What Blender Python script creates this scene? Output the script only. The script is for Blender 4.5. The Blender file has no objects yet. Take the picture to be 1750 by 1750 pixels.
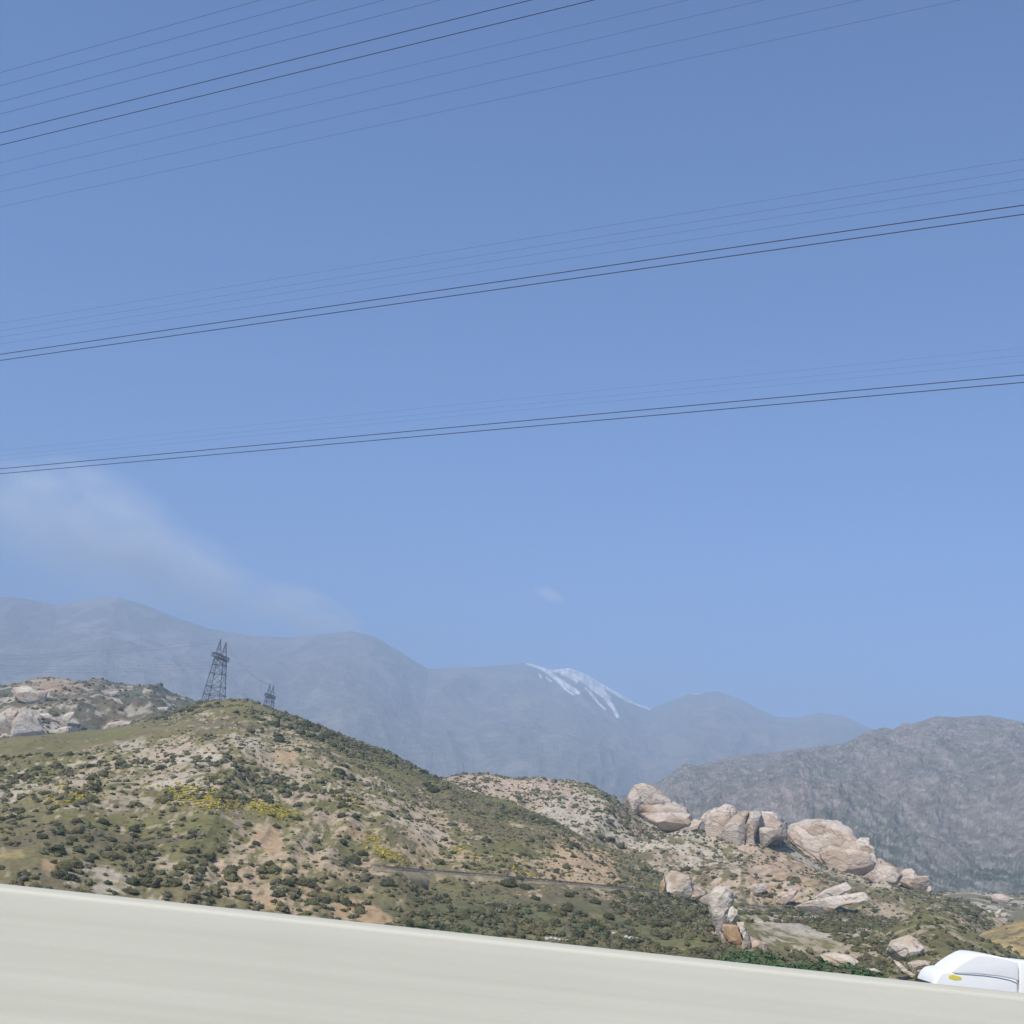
import bpy, math, random
import numpy as np
from mathutils import Matrix, Vector

random.seed(7)
RNG = np.random.default_rng(11)
S = bpy.context.scene
COL = S.collection

# ------------------------------------------------------------------ camera
FPX = 2112.0                      # focal length in pixels of a 1750 px frame
ROLL = math.radians(6.1)
PITCH = math.atan(565 * math.cos(ROLL) / FPX)
CAM = np.array([0.0, 0.0, 1.3])
_f = np.array([0, math.cos(PITCH), math.sin(PITCH)])
_r0 = np.array([1.0, 0, 0]); _u0 = np.array([0, -math.sin(PITCH), math.cos(PITCH)])
RT = math.cos(ROLL) * _r0 + math.sin(ROLL) * _u0
UP = math.cos(ROLL) * _u0 - math.sin(ROLL) * _r0
cd = bpy.data.cameras.new('camera'); cam = bpy.data.objects.new('camera', cd); COL.objects.link(cam)
cd.sensor_width = 36; cd.lens = 36 * FPX / 1750; cd.clip_start = 0.1; cd.clip_end = 90000
m = Matrix.Identity(4)
for i in range(3):
    m[i][0] = RT[i]; m[i][1] = UP[i]; m[i][2] = -_f[i]; m[i][3] = CAM[i]
cam.matrix_world = m
S.camera = cam

# ------------------------------------------------------------------ light
SUN_EL, SUN_AZ = math.radians(50), math.radians(-142)     # azimuth from +Y, clockwise (towards +X)
sv = Vector((math.sin(SUN_AZ) * math.cos(SUN_EL), math.cos(SUN_AZ) * math.cos(SUN_EL), math.sin(SUN_EL)))
w = bpy.data.worlds.new('World'); S.world = w; w.use_nodes = True
nt = w.node_tree; bg = nt.nodes['Background']
sky = nt.nodes.new('ShaderNodeTexSky'); sky.sky_type = 'NISHITA'; sky.sun_disc = False
sky.sun_elevation = SUN_EL; sky.sun_rotation = SUN_AZ
sky.altitude = 4000; sky.air_density = 1.0; sky.dust_density = 1.6; sky.ozone_density = 10.0
nt.links.new(sky.outputs[0], bg.inputs[0]); bg.inputs[1].default_value = 0.15
sl = bpy.data.lights.new('sun', 'SUN'); so = bpy.data.objects.new('sun', sl); COL.objects.link(so)
sl.energy = 4.2; sl.angle = math.radians(0.6); sl.color = (1.0, 0.95, 0.87)
so.rotation_euler = (-sv).to_track_quat('-Z', 'Y').to_euler()
S.view_settings.view_transform = 'Standard'; S.view_settings.look = 'None'
S.view_settings.exposure = 0.63; S.view_settings.gamma = 1.0
S.view_settings.use_curve_mapping = False
S.render.engine = 'CYCLES'
S.cycles.max_bounces = 12; S.cycles.diffuse_bounces = 2; S.cycles.volume_bounces = 10
S.cycles.use_denoising = True
HAZE_DENSITY = 1.85e-4
HAZE_TOP = 1800.0

# ------------------------------------------------------------------ helpers
def ray(px, py):
    px = np.asarray(px, float); py = np.asarray(py, float)
    a = (px - 875) / FPX; b = -(py - 875) / FPX
    return _f + a[..., None] * RT + b[..., None] * UP

def at(px, py, rho):
    """point seen at a pixel, at horizontal range rho"""
    d = ray(px, py); h = np.hypot(d[..., 0], d[..., 1])
    return CAM + d * (np.asarray(rho, float) / h)[..., None]

def at_y(px, py, Y):
    d = ray(px, py)
    return CAM + d * (Y / d[..., 1])[..., None]

def proj(P):
    q = P - CAM; z = q @ _f
    return 875 + FPX * (q @ RT) / z, 875 - FPX * (q @ UP) / z

def _h(i, j, k, s):
    n = (i.astype(np.int64) * 374761393 + j.astype(np.int64) * 668265263 + k.astype(np.int64) * 2147483647 + s * 144269) & 0xFFFFFFFF
    n = ((n ^ (n >> 13)) * 1274126177) & 0xFFFFFFFF
    n = ((n ^ (n >> 15)) * 2246822519) & 0xFFFFFFFF
    return ((n ^ (n >> 16)) & 0xFFFFFF) / float(0xFFFFFF)

def vn2(x, y, s=0):
    i = np.floor(x); j = np.floor(y); u = x - i; v = y - j
    u = u * u * u * (u * (u * 6 - 15) + 10); v = v * v * v * (v * (v * 6 - 15) + 10)
    z = np.zeros_like(i)
    a = _h(i, j, z, s); b = _h(i + 1, j, z, s); c = _h(i, j + 1, z, s); d = _h(i + 1, j + 1, z, s)
    return (a * (1 - u) + b * u) * (1 - v) + (c * (1 - u) + d * u) * v

def vn3(x, y, zz, s=0):
    i = np.floor(x); j = np.floor(y); k = np.floor(zz); u = x - i; v = y - j; t = zz - k
    u = u * u * (3 - 2 * u); v = v * v * (3 - 2 * v); t = t * t * (3 - 2 * t)
    r = 0
    for dk, wk in ((0, 1 - t), (1, t)):
        a = _h(i, j, k + dk, s); b = _h(i + 1, j, k + dk, s); c = _h(i, j + 1, k + dk, s); d = _h(i + 1, j + 1, k + dk, s)
        r = r + wk * ((a * (1 - u) + b * u) * (1 - v) + (c * (1 - u) + d * u) * v)
    return r

def fbm(x, y, s=0, o=4, g=0.5):
    r = 0; a = 1; t = 0
    for n in range(o):
        r = r + a * vn2(x + 17.3 * n, y - 9.1 * n, s + n); t += a; a *= g
        x, y = 1.6 * x + 1.2 * y, -1.2 * x + 1.6 * y
    return r / t

def fbm3(x, y, z, s=0, o=3):
    r = 0; a = 1; t = 0
    for n in range(o):
        r = r + a * vn3(x, y, z, s + n); t += a; a *= .5; x = x * 2.03 + 5.1; y = y * 2.03 + 1.7; z = z * 2.03 - 3.3
    return r / t

def ridged(x, y, s=0, o=4):
    r = 0; a = 1; t = 0
    for n in range(o):
        r = r + a * (1 - np.abs(2 * vn2(x + 7.7 * n, y + 3.1 * n, s + n) - 1)); t += a; a *= .5
        x, y = 1.6 * x + 1.2 * y, -1.2 * x + 1.6 * y
    return r / t

def sm(a, b, x):
    t = np.clip((x - a) / (b - a), 0, 1); return t * t * (3 - 2 * t)

def poly_mask(px, py, poly, feather):
    """1 inside a polygon given in frame coordinates, soft edge"""
    P = np.array(poly, float); Q = np.roll(P, -1, 0)
    x0, y0 = P.min(0) - 2 * feather; x1, y1 = P.max(0) + 2 * feather
    out = np.zeros(px.shape)
    sel = (px > x0) & (px < x1) & (py > y0) & (py < y1)
    x = px[sel]; y = py[sel]
    if x.size == 0: return out
    ins = np.zeros(x.shape, bool); dm = np.full(x.shape, 1e9)
    for (ax, ay), (bx, by) in zip(P, Q):
        c = (ay > y) != (by > y)
        ins ^= c & (x < (bx - ax) * (y - ay) / ((by - ay) if by != ay else 1e-9) + ax)
        L = (bx - ax) ** 2 + (by - ay) ** 2 + 1e-9
        t = np.clip(((x - ax) * (bx - ax) + (y - ay) * (by - ay)) / L, 0, 1)
        dm = np.minimum(dm, np.hypot(x - ax - t * (bx - ax), y - ay - t * (by - ay)))
    out[sel] = sm(-feather, feather, np.where(ins, dm, -dm))
    return out

def ell(px, py, cx, cy, rx, ry, rot=0):
    c, s_ = math.cos(math.radians(rot)), math.sin(math.radians(rot))
    dx, dy = px - cx, py - cy
    return np.exp(-(((dx * c + dy * s_) / rx) ** 2 + ((-dx * s_ + dy * c) / ry) ** 2))

def mesh_np(name, verts, faces, mat, parent=None, col=None, smooth=True):
    """faces: an int array (n,3) or (n,4)"""
    me = bpy.data.meshes.new(name)
    verts = np.asarray(verts, np.float32); faces = np.asarray(faces, np.int32)
    nf, k = faces.shape
    me.vertices.add(len(verts)); me.vertices.foreach_set('co', verts.ravel())
    me.loops.add(nf * k); me.loops.foreach_set('vertex_index', faces.ravel())
    me.polygons.add(nf)
    me.polygons.foreach_set('loop_start', np.arange(nf, dtype=np.int32) * k)
    if smooth: me.polygons.foreach_set('use_smooth', np.ones(nf, bool))
    if col is not None:
        a = me.attributes.new('Col', 'FLOAT_COLOR', 'POINT')
        c = np.ones((len(verts), 4), np.float32); c[:, :3] = col
        a.data.foreach_set('color', c.ravel())
    me.update(calc_edges=True); me.validate()
    if mat: me.materials.append(mat)
    o = bpy.data.objects.new(name, me); COL.objects.link(o)
    if parent: o.parent = parent
    return o

def tag(o, label=None, cat=None, group=None, kind=None):
    if label: o['label'] = label
    if cat: o['category'] = cat
    if group: o['group'] = group
    if kind: o['kind'] = kind
    return o

def empty(name, loc):
    o = bpy.data.objects.new(name, None); COL.objects.link(o); o.location = loc; o.empty_display_size = .5
    return o

class MB:
    """collects pieces of one part"""
    def __init__(s): s.v = []; s.f = []
    def add(s, v, f):
        n = len(s.v); s.v += [tuple(p) for p in v]; s.f += [tuple(i + n for i in q) for q in f]
    def box(s, a, b):
        (x0, y0, z0), (x1, y1, z1) = a, b
        s.add([(x0, y0, z0), (x1, y0, z0), (x1, y1, z0), (x0, y1, z0), (x0, y0, z1), (x1, y0, z1), (x1, y1, z1), (x0, y1, z1)],
              [(0, 3, 2, 1), (4, 5, 6, 7), (0, 1, 5, 4), (1, 2, 6, 5), (2, 3, 7, 6), (3, 0, 4, 7)])
    def bar(s, a, b, r, n=4):
        a = Vector(a); b = Vector(b); d = (b - a).normalized()
        u = d.orthogonal().normalized(); v = d.cross(u); vs = []
        for p in (a, b):
            for k in range(n):
                t = 2 * math.pi * (k + .5) / n; vs.append(p + r * (math.cos(t) * u + math.sin(t) * v))
        s.add(vs, [(k, (k + 1) % n, n + (k + 1) % n, n + k) for k in range(n)] + [tuple(range(n - 1, -1, -1)), tuple(range(n, 2 * n))])
    def prism(s, prof, y0, y1):
        n = len(prof)
        s.add([(x, y0, z) for x, z in prof] + [(x, y1, z) for x, z in prof],
              [(k, (k + 1) % n, n + (k + 1) % n, n + k) for k in range(n)] + [tuple(range(n - 1, -1, -1)), tuple(range(n, 2 * n))])
    def build(s, name, mat, parent=None, bevel=0, smooth=False, segs=3):
        me = bpy.data.meshes.new(name); me.from_pydata(s.v, [], s.f); me.materials.append(mat)
        import bmesh
        b = bmesh.new(); b.from_mesh(me); bmesh.ops.recalc_face_normals(b, faces=b.faces); b.to_mesh(me); b.free()
        o = bpy.data.objects.new(name, me); COL.objects.link(o)
        if parent: o.parent = parent
        if bevel:
            md = o.modifiers.new('bevel', 'BEVEL'); md.width = bevel; md.segments = segs; md.limit_method = 'ANGLE'; md.angle_limit = math.radians(35)
            smooth = True
        if smooth: me.polygons.foreach_set('use_smooth', [True] * len(me.polygons))
        return o

# ------------------------------------------------------------------ materials
def new_mat(name, rough=.9, spec=.2):
    m = bpy.data.materials.new(name); m.use_nodes = True
    b = m.node_tree.nodes['Principled BSDF']; b.inputs['Roughness'].default_value = rough
    b.inputs['Specular IOR Level'].default_value = spec
    return m, m.node_tree, b

def plain(name, c, rough=.8, spec=.3, var=.12, scale=3.0, metal=0):
    m, t, b = new_mat(name, rough, spec); b.inputs['Metallic'].default_value = metal
    n = t.nodes.new('ShaderNodeTexNoise'); n.inputs['Scale'].default_value = scale; n.inputs['Detail'].default_value = 5
    g = t.nodes.new('ShaderNodeTexCoord'); t.links.new(g.outputs['Object'], n.inputs['Vector'])
    r = t.nodes.new('ShaderNodeValToRGB'); t.links.new(n.outputs[0], r.inputs[0])
    r.color_ramp.elements[0].position = .3; r.color_ramp.elements[1].position = .7
    r.color_ramp.elements[0].color = [x * (1 - var) for x in c] + [1]
    r.color_ramp.elements[1].color = [min(1, x * (1 + var)) for x in c] + [1]
    t.links.new(r.outputs[0], b.inputs['Base Color'])
    return m

def ground_mat(name, scale, lo, hi, bump, bdist, detail=8, stretch=None):
    """vertex colour times fine mottling, with bump"""
    m, t, b = new_mat(name, .95, .08)
    a = t.nodes.new('ShaderNodeAttribute'); a.attribute_name = 'Col'
    g = t.nodes.new('ShaderNodeTexCoord'); v = g.outputs['Object']
    if stretch:
        mp = t.nodes.new('ShaderNodeMapping'); mp.inputs['Scale'].default_value = stretch
        t.links.new(v, mp.inputs['Vector']); v = mp.outputs[0]
    n = t.nodes.new('ShaderNodeTexNoise'); n.inputs['Scale'].default_value = scale; n.inputs['Detail'].default_value = detail
    n.inputs['Roughness'].default_value = .65
    t.links.new(v, n.inputs['Vector'])
    mr = t.nodes.new('ShaderNodeMapRange'); mr.inputs[1].default_value = .3; mr.inputs[2].default_value = .7
    mr.inputs[3].default_value = lo; mr.inputs[4].default_value = hi
    t.links.new(n.outputs[0], mr.inputs[0])
    mx = t.nodes.new('ShaderNodeMix'); mx.data_type = 'RGBA'; mx.blend_type = 'MULTIPLY'; mx.inputs[0].default_value = 1
    t.links.new(a.outputs['Color'], mx.inputs[6]); t.links.new(mr.outputs[0], mx.inputs[7])
    t.links.new(mx.outputs[2], b.inputs['Base Color'])
    bp = t.nodes.new('ShaderNodeBump'); bp.inputs['Strength'].default_value = bump; bp.inputs['Distance'].default_value = bdist
    t.links.new(n.outputs[0], bp.inputs['Height']); t.links.new(bp.outputs[0], b.inputs['Normal'])
    return m

def add_cracks(m):
    """irregular joints in the stone"""
    t = m.node_tree; b = t.nodes['Principled BSDF']
    g = t.nodes.new('ShaderNodeTexCoord'); n = t.nodes.new('ShaderNodeTexNoise'); n.inputs['Scale'].default_value = .25; n.inputs['Detail'].default_value = 3
    t.links.new(g.outputs['Object'], n.inputs['Vector'])
    va = t.nodes.new('ShaderNodeVectorMath'); va.operation = 'MULTIPLY_ADD'; va.inputs[1].default_value = (7, 7, 7)
    t.links.new(n.outputs['Color'], va.inputs[0]); t.links.new(g.outputs['Object'], va.inputs[2])
    mp = t.nodes.new('ShaderNodeMapping'); mp.inputs['Rotation'].default_value = (.3, .5, .2); mp.inputs['Scale'].default_value = (.05, .05, .15); t.links.new(va.outputs[0], mp.inputs['Vector'])
    v = t.nodes.new('ShaderNodeTexVoronoi'); v.feature = 'DISTANCE_TO_EDGE'; v.inputs['Scale'].default_value = 1.0; t.links.new(mp.outputs[0], v.inputs['Vector'])
    r = t.nodes.new('ShaderNodeMapRange'); r.inputs[1].default_value = 0; r.inputs[2].default_value = .055; r.inputs[3].default_value = .66; r.inputs[4].default_value = 1
    t.links.new(v.outputs['Distance'], r.inputs[0])
    old = b.inputs['Base Color'].links[0].from_socket
    mx = t.nodes.new('ShaderNodeMix'); mx.data_type = 'RGBA'; mx.blend_type = 'MULTIPLY'; mx.inputs[0].default_value = 1
    t.links.new(old, mx.inputs[6]); t.links.new(r.outputs[0], mx.inputs[7]); t.links.new(mx.outputs[2], b.inputs['Base Color'])
    bp = t.nodes.new('ShaderNodeBump'); bp.inputs['Strength'].default_value = .55; bp.inputs['Distance'].default_value = 1.0
    t.links.new(r.outputs[0], bp.inputs['Height']); t.links.new(b.inputs['Normal'].links[0].from_socket, bp.inputs['Normal']); t.links.new(bp.outputs[0], b.inputs['Normal'])

M_HILL = ground_mat('hillside_soil_and_grass', .55, .72, 1.28, .6, .8)
M_FARHILL = ground_mat('hazy_scrub_slope', .06, .62, 1.4, .9, 9)
M_MOUNT = ground_mat('far_mountain_slope', .02, .7, 1.3, .5, 25)
M_ROCK = ground_mat('sandstone', .45, .80, 1.14, .8, 1.0, stretch=(1, 1, 1.9))
add_cracks(M_ROCK)
M_FOLI, t_, b_ = new_mat('scrub_foliage', .8, .15)
a_ = t_.nodes.new('ShaderNodeAttribute'); a_.attribute_name = 'Col'; t_.links.new(a_.outputs['Color'], b_.inputs['Base Color'])
M_STEEL = plain('galvanised_steel', (.12, .125, .14), .6, .4, .1, .5)
M_CABLE = plain('aluminium_conductor', (.05, .055, .07), .6, .3, .1, .5)
M_WHITE = plain('white_truck_paint', (.90, .88, .81), .35, .5, .02, .8)
M_DARKGLASS = plain('dark_glass', (.02, .025, .03), .1, .5, .1)
M_TYRE = plain('tyre_rubber', (.02, .02, .02), .9, .2, .2)
M_RIM = plain('wheel_rim', (.5, .5, .52), .4, .5, .1)
M_YELLOW = plain('yellow_decal', (.80, .66, .08), .5, .3, .08, 6)
M_SEAM = plain('seam_rubber', (.55, .55, .54), .7, .2, .1)
M_ASPH = plain('asphalt', (.055, .055, .055), .9, .2, .25, 2)
M_LINE = plain('road_paint', (.75, .75, .7), .8, .2, .1, 4)
M_PALEWIRE = plain('pale_wire', (.55, .57, .55), .5, .4, .05)
M_BALLAST = plain('rail_ballast', (.20, .17, .135), .95, .1, .35, 1.5)
M_EMB = plain('embankment_soil', (.23, .195, .12), .95, .1, .4, .4)
M_RAIL = plain('rusty_rail', (.11, .08, .065), .7, .3, .2)
M_SLEEP = plain('concrete_sleeper', (.2, .19, .18), .9, .1, .2)

# ------------------------------------------------------------------ setting: ground sheet and roads
BAR_Y = 3.6
TRUCK_Y = 60.0
bt = at_y(875, 1603, BAR_Y + .17)              # far top edge of the barrier
BAR_TOP = float(bt[2])
truck_top = float(at_y(1660, 1630, TRUCK_Y)[2])
ROAD_Z = truck_top - 3.95

prof = [(-600, -1.0), (-14, -.02), (4.4, -.02), (8, -.6), (40, ROAD_Z - .02), (80, ROAD_Z - .02), (95, ROAD_Z - 2.5), (150, -26), (600, -33), (13300, -34)]
xs = [-13500, -3000, -600, -200, -60, 0, 60, 200, 600, 3000, 13500]
gv = [(x, y, z) for (y, z) in prof for x in xs]; n = len(xs)
gf = [(r * n + c, r * n + c + 1, (r + 1) * n + c + 1, (r + 1) * n + c) for r in range(len(prof) - 1) for c in range(n - 1)]
tag(mesh_np('ground', gv, gf, M_HILL, col=np.tile([.2, .17, .10], (len(gv), 1)), smooth=False), kind='structure')

def strip(name, x0, x1, y0, y1, z, mat, parent=None):
    return mesh_np(name, [(x0, y0, z), (x1, y0, z), (x1, y1, z), (x0, y1, z)], [(0, 1, 2, 3)], mat, parent, smooth=False)
r1 = tag(strip('road', -300, 300, -13, 3.45, -.012, M_ASPH), kind='structure')
r2 = tag(strip('road', -300, 300, 48, 74, ROAD_Z - .012, M_ASPH), kind='structure')
for y in (2.6, -1.1):
    strip('lane_line', -300, 300, y, y + .12, -.008, M_LINE, r1)
for y in (49.2, 72.6):
    strip('edge_line', -300, 300, y, y + .12, ROAD_Z - .008, M_LINE, r2)

# ------------------------------------------------------------------ hills as polar height fields
class Hill:
    def __init__(s, crest, base, convex=.5, back=.35, amp=6.0, scale=60.0, seed=1, gully=0.0, crest_amp=.25, fine=.6):
        def conv(pts):
            a = np.array(pts, float); P = at(a[:, 0], a[:, 1], a[:, 2])
            th = np.arctan2(P[:, 0], P[:, 1]); o = np.argsort(th)
            return th[o], a[o, 2], P[o, 2]
        s.tc, s.rc, s.zc = conv(crest); s.tb, s.rb, s.zb = conv(base)
        s.convex, s.back, s.amp, s.scale, s.seed, s.gully, s.ca, s.fine = convex, back, amp, scale, seed, gully, crest_amp, fine
    def params(s, th):
        return (np.interp(th, s.tc, s.rc), np.interp(th, s.tc, s.zc), np.interp(th, s.tb, s.rb), np.interp(th, s.tb, s.zb))
    def z(s, th, rho):
        rc, zc, rb, zb = s.params(th); t = (rho - rb) / (rc - rb)
        tc = np.clip(t, -1, 1)
        f = np.where(tc > 0, tc * (1 - s.convex) + s.convex * (1 - (1 - tc) ** 2), tc * (1 + s.convex))
        z = zb + (zc - zb) * f
        d = np.maximum(rho - rc, 0); z = z - s.back * d * d / (d + .04 * rc)
        x = rho * np.sin(th); y = rho * np.cos(th)
        env = s.ca + (1 - s.ca) * np.clip(np.minimum((1 - t) * 4, 1), 0, 1) * sm(-.05, .2, t)
        nz = (fbm(x / s.scale, y / s.scale, s.seed, 5) - .5) * 2 * s.amp
        if s.gully:
            wx = th * rc / s.scale * 1.6 + 1.2 * fbm(x / s.scale / 1.5, y / s.scale / 1.5, s.seed + 40, 3)
            g = ridged(wx, t * 1.1, s.seed + 20, 4)
            nz = nz + (g - .62) * 2 * s.gully
        fz = (fbm(x / 6, y / 6, s.seed + 60, 4, .6) - .5) * 2 * s.fine
        return z + nz * env + fz * np.clip(env + .2, 0, 1)
    def pos(s, th, rho):
        z = s.z(th, rho)
        return np.stack([rho * np.sin(th), rho * np.cos(th), z], -1)
    def hit(s, px, py, n=400):
        d = ray(px, py); h = np.hypot(d[..., 0], d[..., 1]); th = np.arctan2(d[..., 0], d[..., 1]); te = d[..., 2] / h
        rc, zc, rb, zb = s.params(th)
        ts = np.linspace(-.1, 1.12, n)
        R = rb[..., None] + (rc - rb)[..., None] * ts
        Z = s.z(np.broadcast_to(th[..., None], R.shape), R); zr = CAM[2] + R * te[..., None]
        ok = Z >= zr
        k = np.where(ok.any(-1), ok.argmax(-1), n - 1)
        r = np.take_along_axis(R, k[..., None], -1)[..., 0]
        return np.stack([r * np.sin(th), r * np.cos(th), np.take_along_axis(Z, k[..., None], -1)[..., 0]], -1), ok.any(-1)
    def build(s, name, mat, cols, px0, px1, nx, nt_, colour, tback=1.45, t0=-.12):
        y_ = 1350
        a0 = np.arctan2(*at(px0, y_, 500.)[:2]); a1 = np.arctan2(*at(px1, y_, 500.)[:2])
        th = np.linspace(a0, a1, nx)[:, None]
        tt = np.concatenate([np.linspace(t0, 1.0, nt_), 1 + np.linspace(0, 1, max(6, nt_ // 6))[1:] ** 1.6 * (tback - 1)])[None, :]
        rc, zc, rb, zb = s.params(th); rho = rb + (rc - rb) * tt; th = np.broadcast_to(th, rho.shape)
        P = s.pos(th, rho); px, py = proj(P)
        rc2 = np.broadcast_to(tt, rho.shape)
        c = colour(P, px, py, rc2)
        N, K = rho.shape; idx = np.arange(N * K).reshape(N, K)
        f = np.stack([idx[:-1, :-1], idx[1:, :-1], idx[1:, 1:], idx[:-1, 1:]], -1).reshape(-1, 4)
        return tag(mesh_np(name, P.reshape(-1, 3), f, mat, col=c.reshape(-1, 3)), kind='structure')

def c3(*p): return [(800 + x / 3.5, 1200 + y / 3.5) for x, y in p]
def c4(*p): return [(1250 + x / 3.5, 1200 + y / 3.5) for x, y in p]
def c1(*p): return [(x / 3.5, 1100 + y / 3.5) for x, y in p]
def mixc(c, k, m):
    return c * (1 - m[..., None]) + np.array(k) * m[..., None]

SOIL = (.36, .30, .20); ORANGE = (.41, .28, .16); WHITE = (.49, .44, .35); PINK = (.41, .325, .245)
GRASS = (.168, .155, .065); OLIVE = (.19, .165, .082); BROWNG = (.165, .138, .082); GOLD = (.40, .29, .13); DARKG = (.055, .075, .04)

# main hill in front
A = Hill(
    crest=[(-300, 1300, 640), (-100, 1275, 660), (0, 1262, 680), (60, 1258, 685), (120, 1252, 690), (180, 1246, 695), (230, 1237, 700), (290, 1222, 705), (330, 1207, 705),
           (370, 1199, 700), (405, 1196, 700), (430, 1199, 695), (470, 1214, 690), (520, 1232, 675), (560, 1247, 660), (600, 1263, 645), (650, 1278, 625), (700, 1302, 605),
           (740, 1325, 590), (770, 1336, 575), (800, 1350, 560), (850, 1361, 545), (900, 1379, 530), (940, 1398, 515), (975, 1418, 500), (1010, 1438, 485), (1060, 1454, 465),
           (1110, 1480, 445), (1150, 1502, 425), (1200, 1522, 405), (1260, 1541, 400), (1330, 1554, 400), (1400, 1563, 405), (1460, 1569, 410), (1520, 1573, 415), (1600, 1590, 420), (1760, 1630, 420), (1950, 1690, 420)],
    base=[(-300, 1500, 215), (0, 1530, 220), (500, 1585, 230), (900, 1630, 235), (1200, 1662, 225), (1500, 1700, 215), (1950, 1750, 210)],
    convex=.42, back=.42, amp=6, scale=75, seed=3, gully=2.6, fine=.6)

def colA(P, px, py, t):
    x, y = P[..., 0], P[..., 1]
    n1 = fbm(x / 34, y / 34, 101, 4); n2 = fbm(x / 7, y / 10, 102, 4, .65); n3 = fbm(x / 1.7, y / 3.2, 103, 3, .6)
    c = np.ones(x.shape + (3,)) * np.array(OLIVE)
    c = mixc(c, GRASS, sm(.4, .62, n1)); c = mixc(c, BROWNG, sm(.5, .68, fbm(x / 18, y / 18, 105, 3)))
    bare = .345 * np.ones(x.shape)
    # barer and greener tracts of this hillside
    for e in ((270, 1300, 130, 45, -8, .27), (330, 1290, 70, 40, 0, .2), (480, 1300, 90, 60, 30, .22), (640, 1370, 60, 30, 40, .18), (720, 1400, 40, 30, 40, .3), (760, 1430, 60, 30, 40, .3),
              (160, 1350, 120, 40, 0, .22), (560, 1420, 100, 60, 20, .12), (330, 1500, 150, 60, 10, .16), (980, 1470, 70, 50, 20, .3), (460, 1480, 120, 70, 10, .14), (1380, 1585, 120, 18, 8, .42), (1390, 1612, 130, 30, 10, .22), (1050, 1600, 60, 12, 8, .05)):
        bare += e[5] * ell(px, py, *e[:5])
    for e in ((120, 1255, 260, 22, -4, .55), (405, 1205, 60, 14, 0, .55), (60, 1290, 120, 40, 0, .3), (230, 1430, 170, 38, 2, .36), (60, 1430, 90, 40, 0, .3), (840, 1385, 90, 40, 25, .42), (620, 1290, 90, 25, 25, .35),
              (1000, 1560, 230, 38, 8, .42), (760, 1540, 120, 40, 8, .3), (800, 1590, 160, 25, 8, .35), (1290, 1630, 60, 16, 8, .3), (700, 1320, 50, 30, 30, .3)):
        bare -= e[5] * ell(px, py, *e[:5])
    k = sm(.05, -.05, n2 * .55 + n3 * .45 - (.5 + (np.clip(bare, -.1, 1.1) - .5) * .40))
    soil = np.ones(c.shape) * np.array(SOIL)
    soil = mixc(soil, PINK, .7 * sm(.48, .68, n1)); soil = mixc(soil, WHITE, .5 * sm(.5, .7, fbm(x / 20, y / 20, 108, 3)))
    for e in ((920, 1500, 300, 150, 0), (470, 1500, 200, 90, 0), (600, 1570, 120, 40, 0)):
        soil = mixc(soil, ORANGE, .6 * ell(px, py, *e))
    c = c * (1 - k[..., None]) + soil * k[..., None]
    c = mixc(c, (.105, .115, .058), .75 * np.clip(ell(px, py, 1000, 1568, 260, 36, 6.5) + ell(px, py, 780, 1575, 120, 30, 7) + .6 * ell(px, py, 1270, 1630, 60, 20, 8), 0, 1) * sm(.36, .5, n2))
    wob = (n2 - .5) * 26
    for poly, kd, fe, st in (
            ([(432, 1410), (470, 1408), (483, 1440), (482, 1458), (455, 1460), (430, 1430)], ORANGE, 4, .95),
            ([(0, 1450), (40, 1452), (45, 1468), (0, 1472)], (.33, .26, .12), 4, .9),
            ([(75, 1470), (105, 1468), (108, 1492), (76, 1490)], ORANGE, 3, .8),
            ([(440, 1530), (490, 1530), (492, 1555), (460, 1558)], ORANGE, 3, .85),
            ([(590, 1530), (640, 1545), (680, 1575), (660, 1590), (560, 1570)], ORANGE, 4, .9),
            ([(470, 1278), (505, 1285), (510, 1310), (470, 1300)], ORANGE, 4, .8),
            ([(595, 1405), (630, 1425), (625, 1440), (590, 1420)], ORANGE, 4, .7),
            ([(955, 1440), (985, 1425), (1030, 1440), (1055, 1470), (1065, 1508), (1000, 1512), (950, 1500), (920, 1505), (945, 1470)], (.44, .31, .19), 8, .85),
            ([(330, 1285), (370, 1280), (368, 1310), (330, 1305)], WHITE, 4, .7),
            ([(400, 1265), (445, 1262), (442, 1282), (405, 1278)], WHITE, 4, .7),
            ([(200, 1270), (250, 1262), (240, 1282), (205, 1284)], WHITE, 4, .6),
            ([(1310, 1562), (1500, 1578), (1460, 1600), (1330, 1590)], (.36, .33, .28), 8, .6)):
        c = mixc(c, kd, st * poly_mask(px + wob, py + wob * .5, poly, fe) * sm(.32, .5, n3 * .5 + n2 * .5))
    return c
A.build('hill', M_HILL, None, -260, 1850, 1150, 250, colA)

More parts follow.
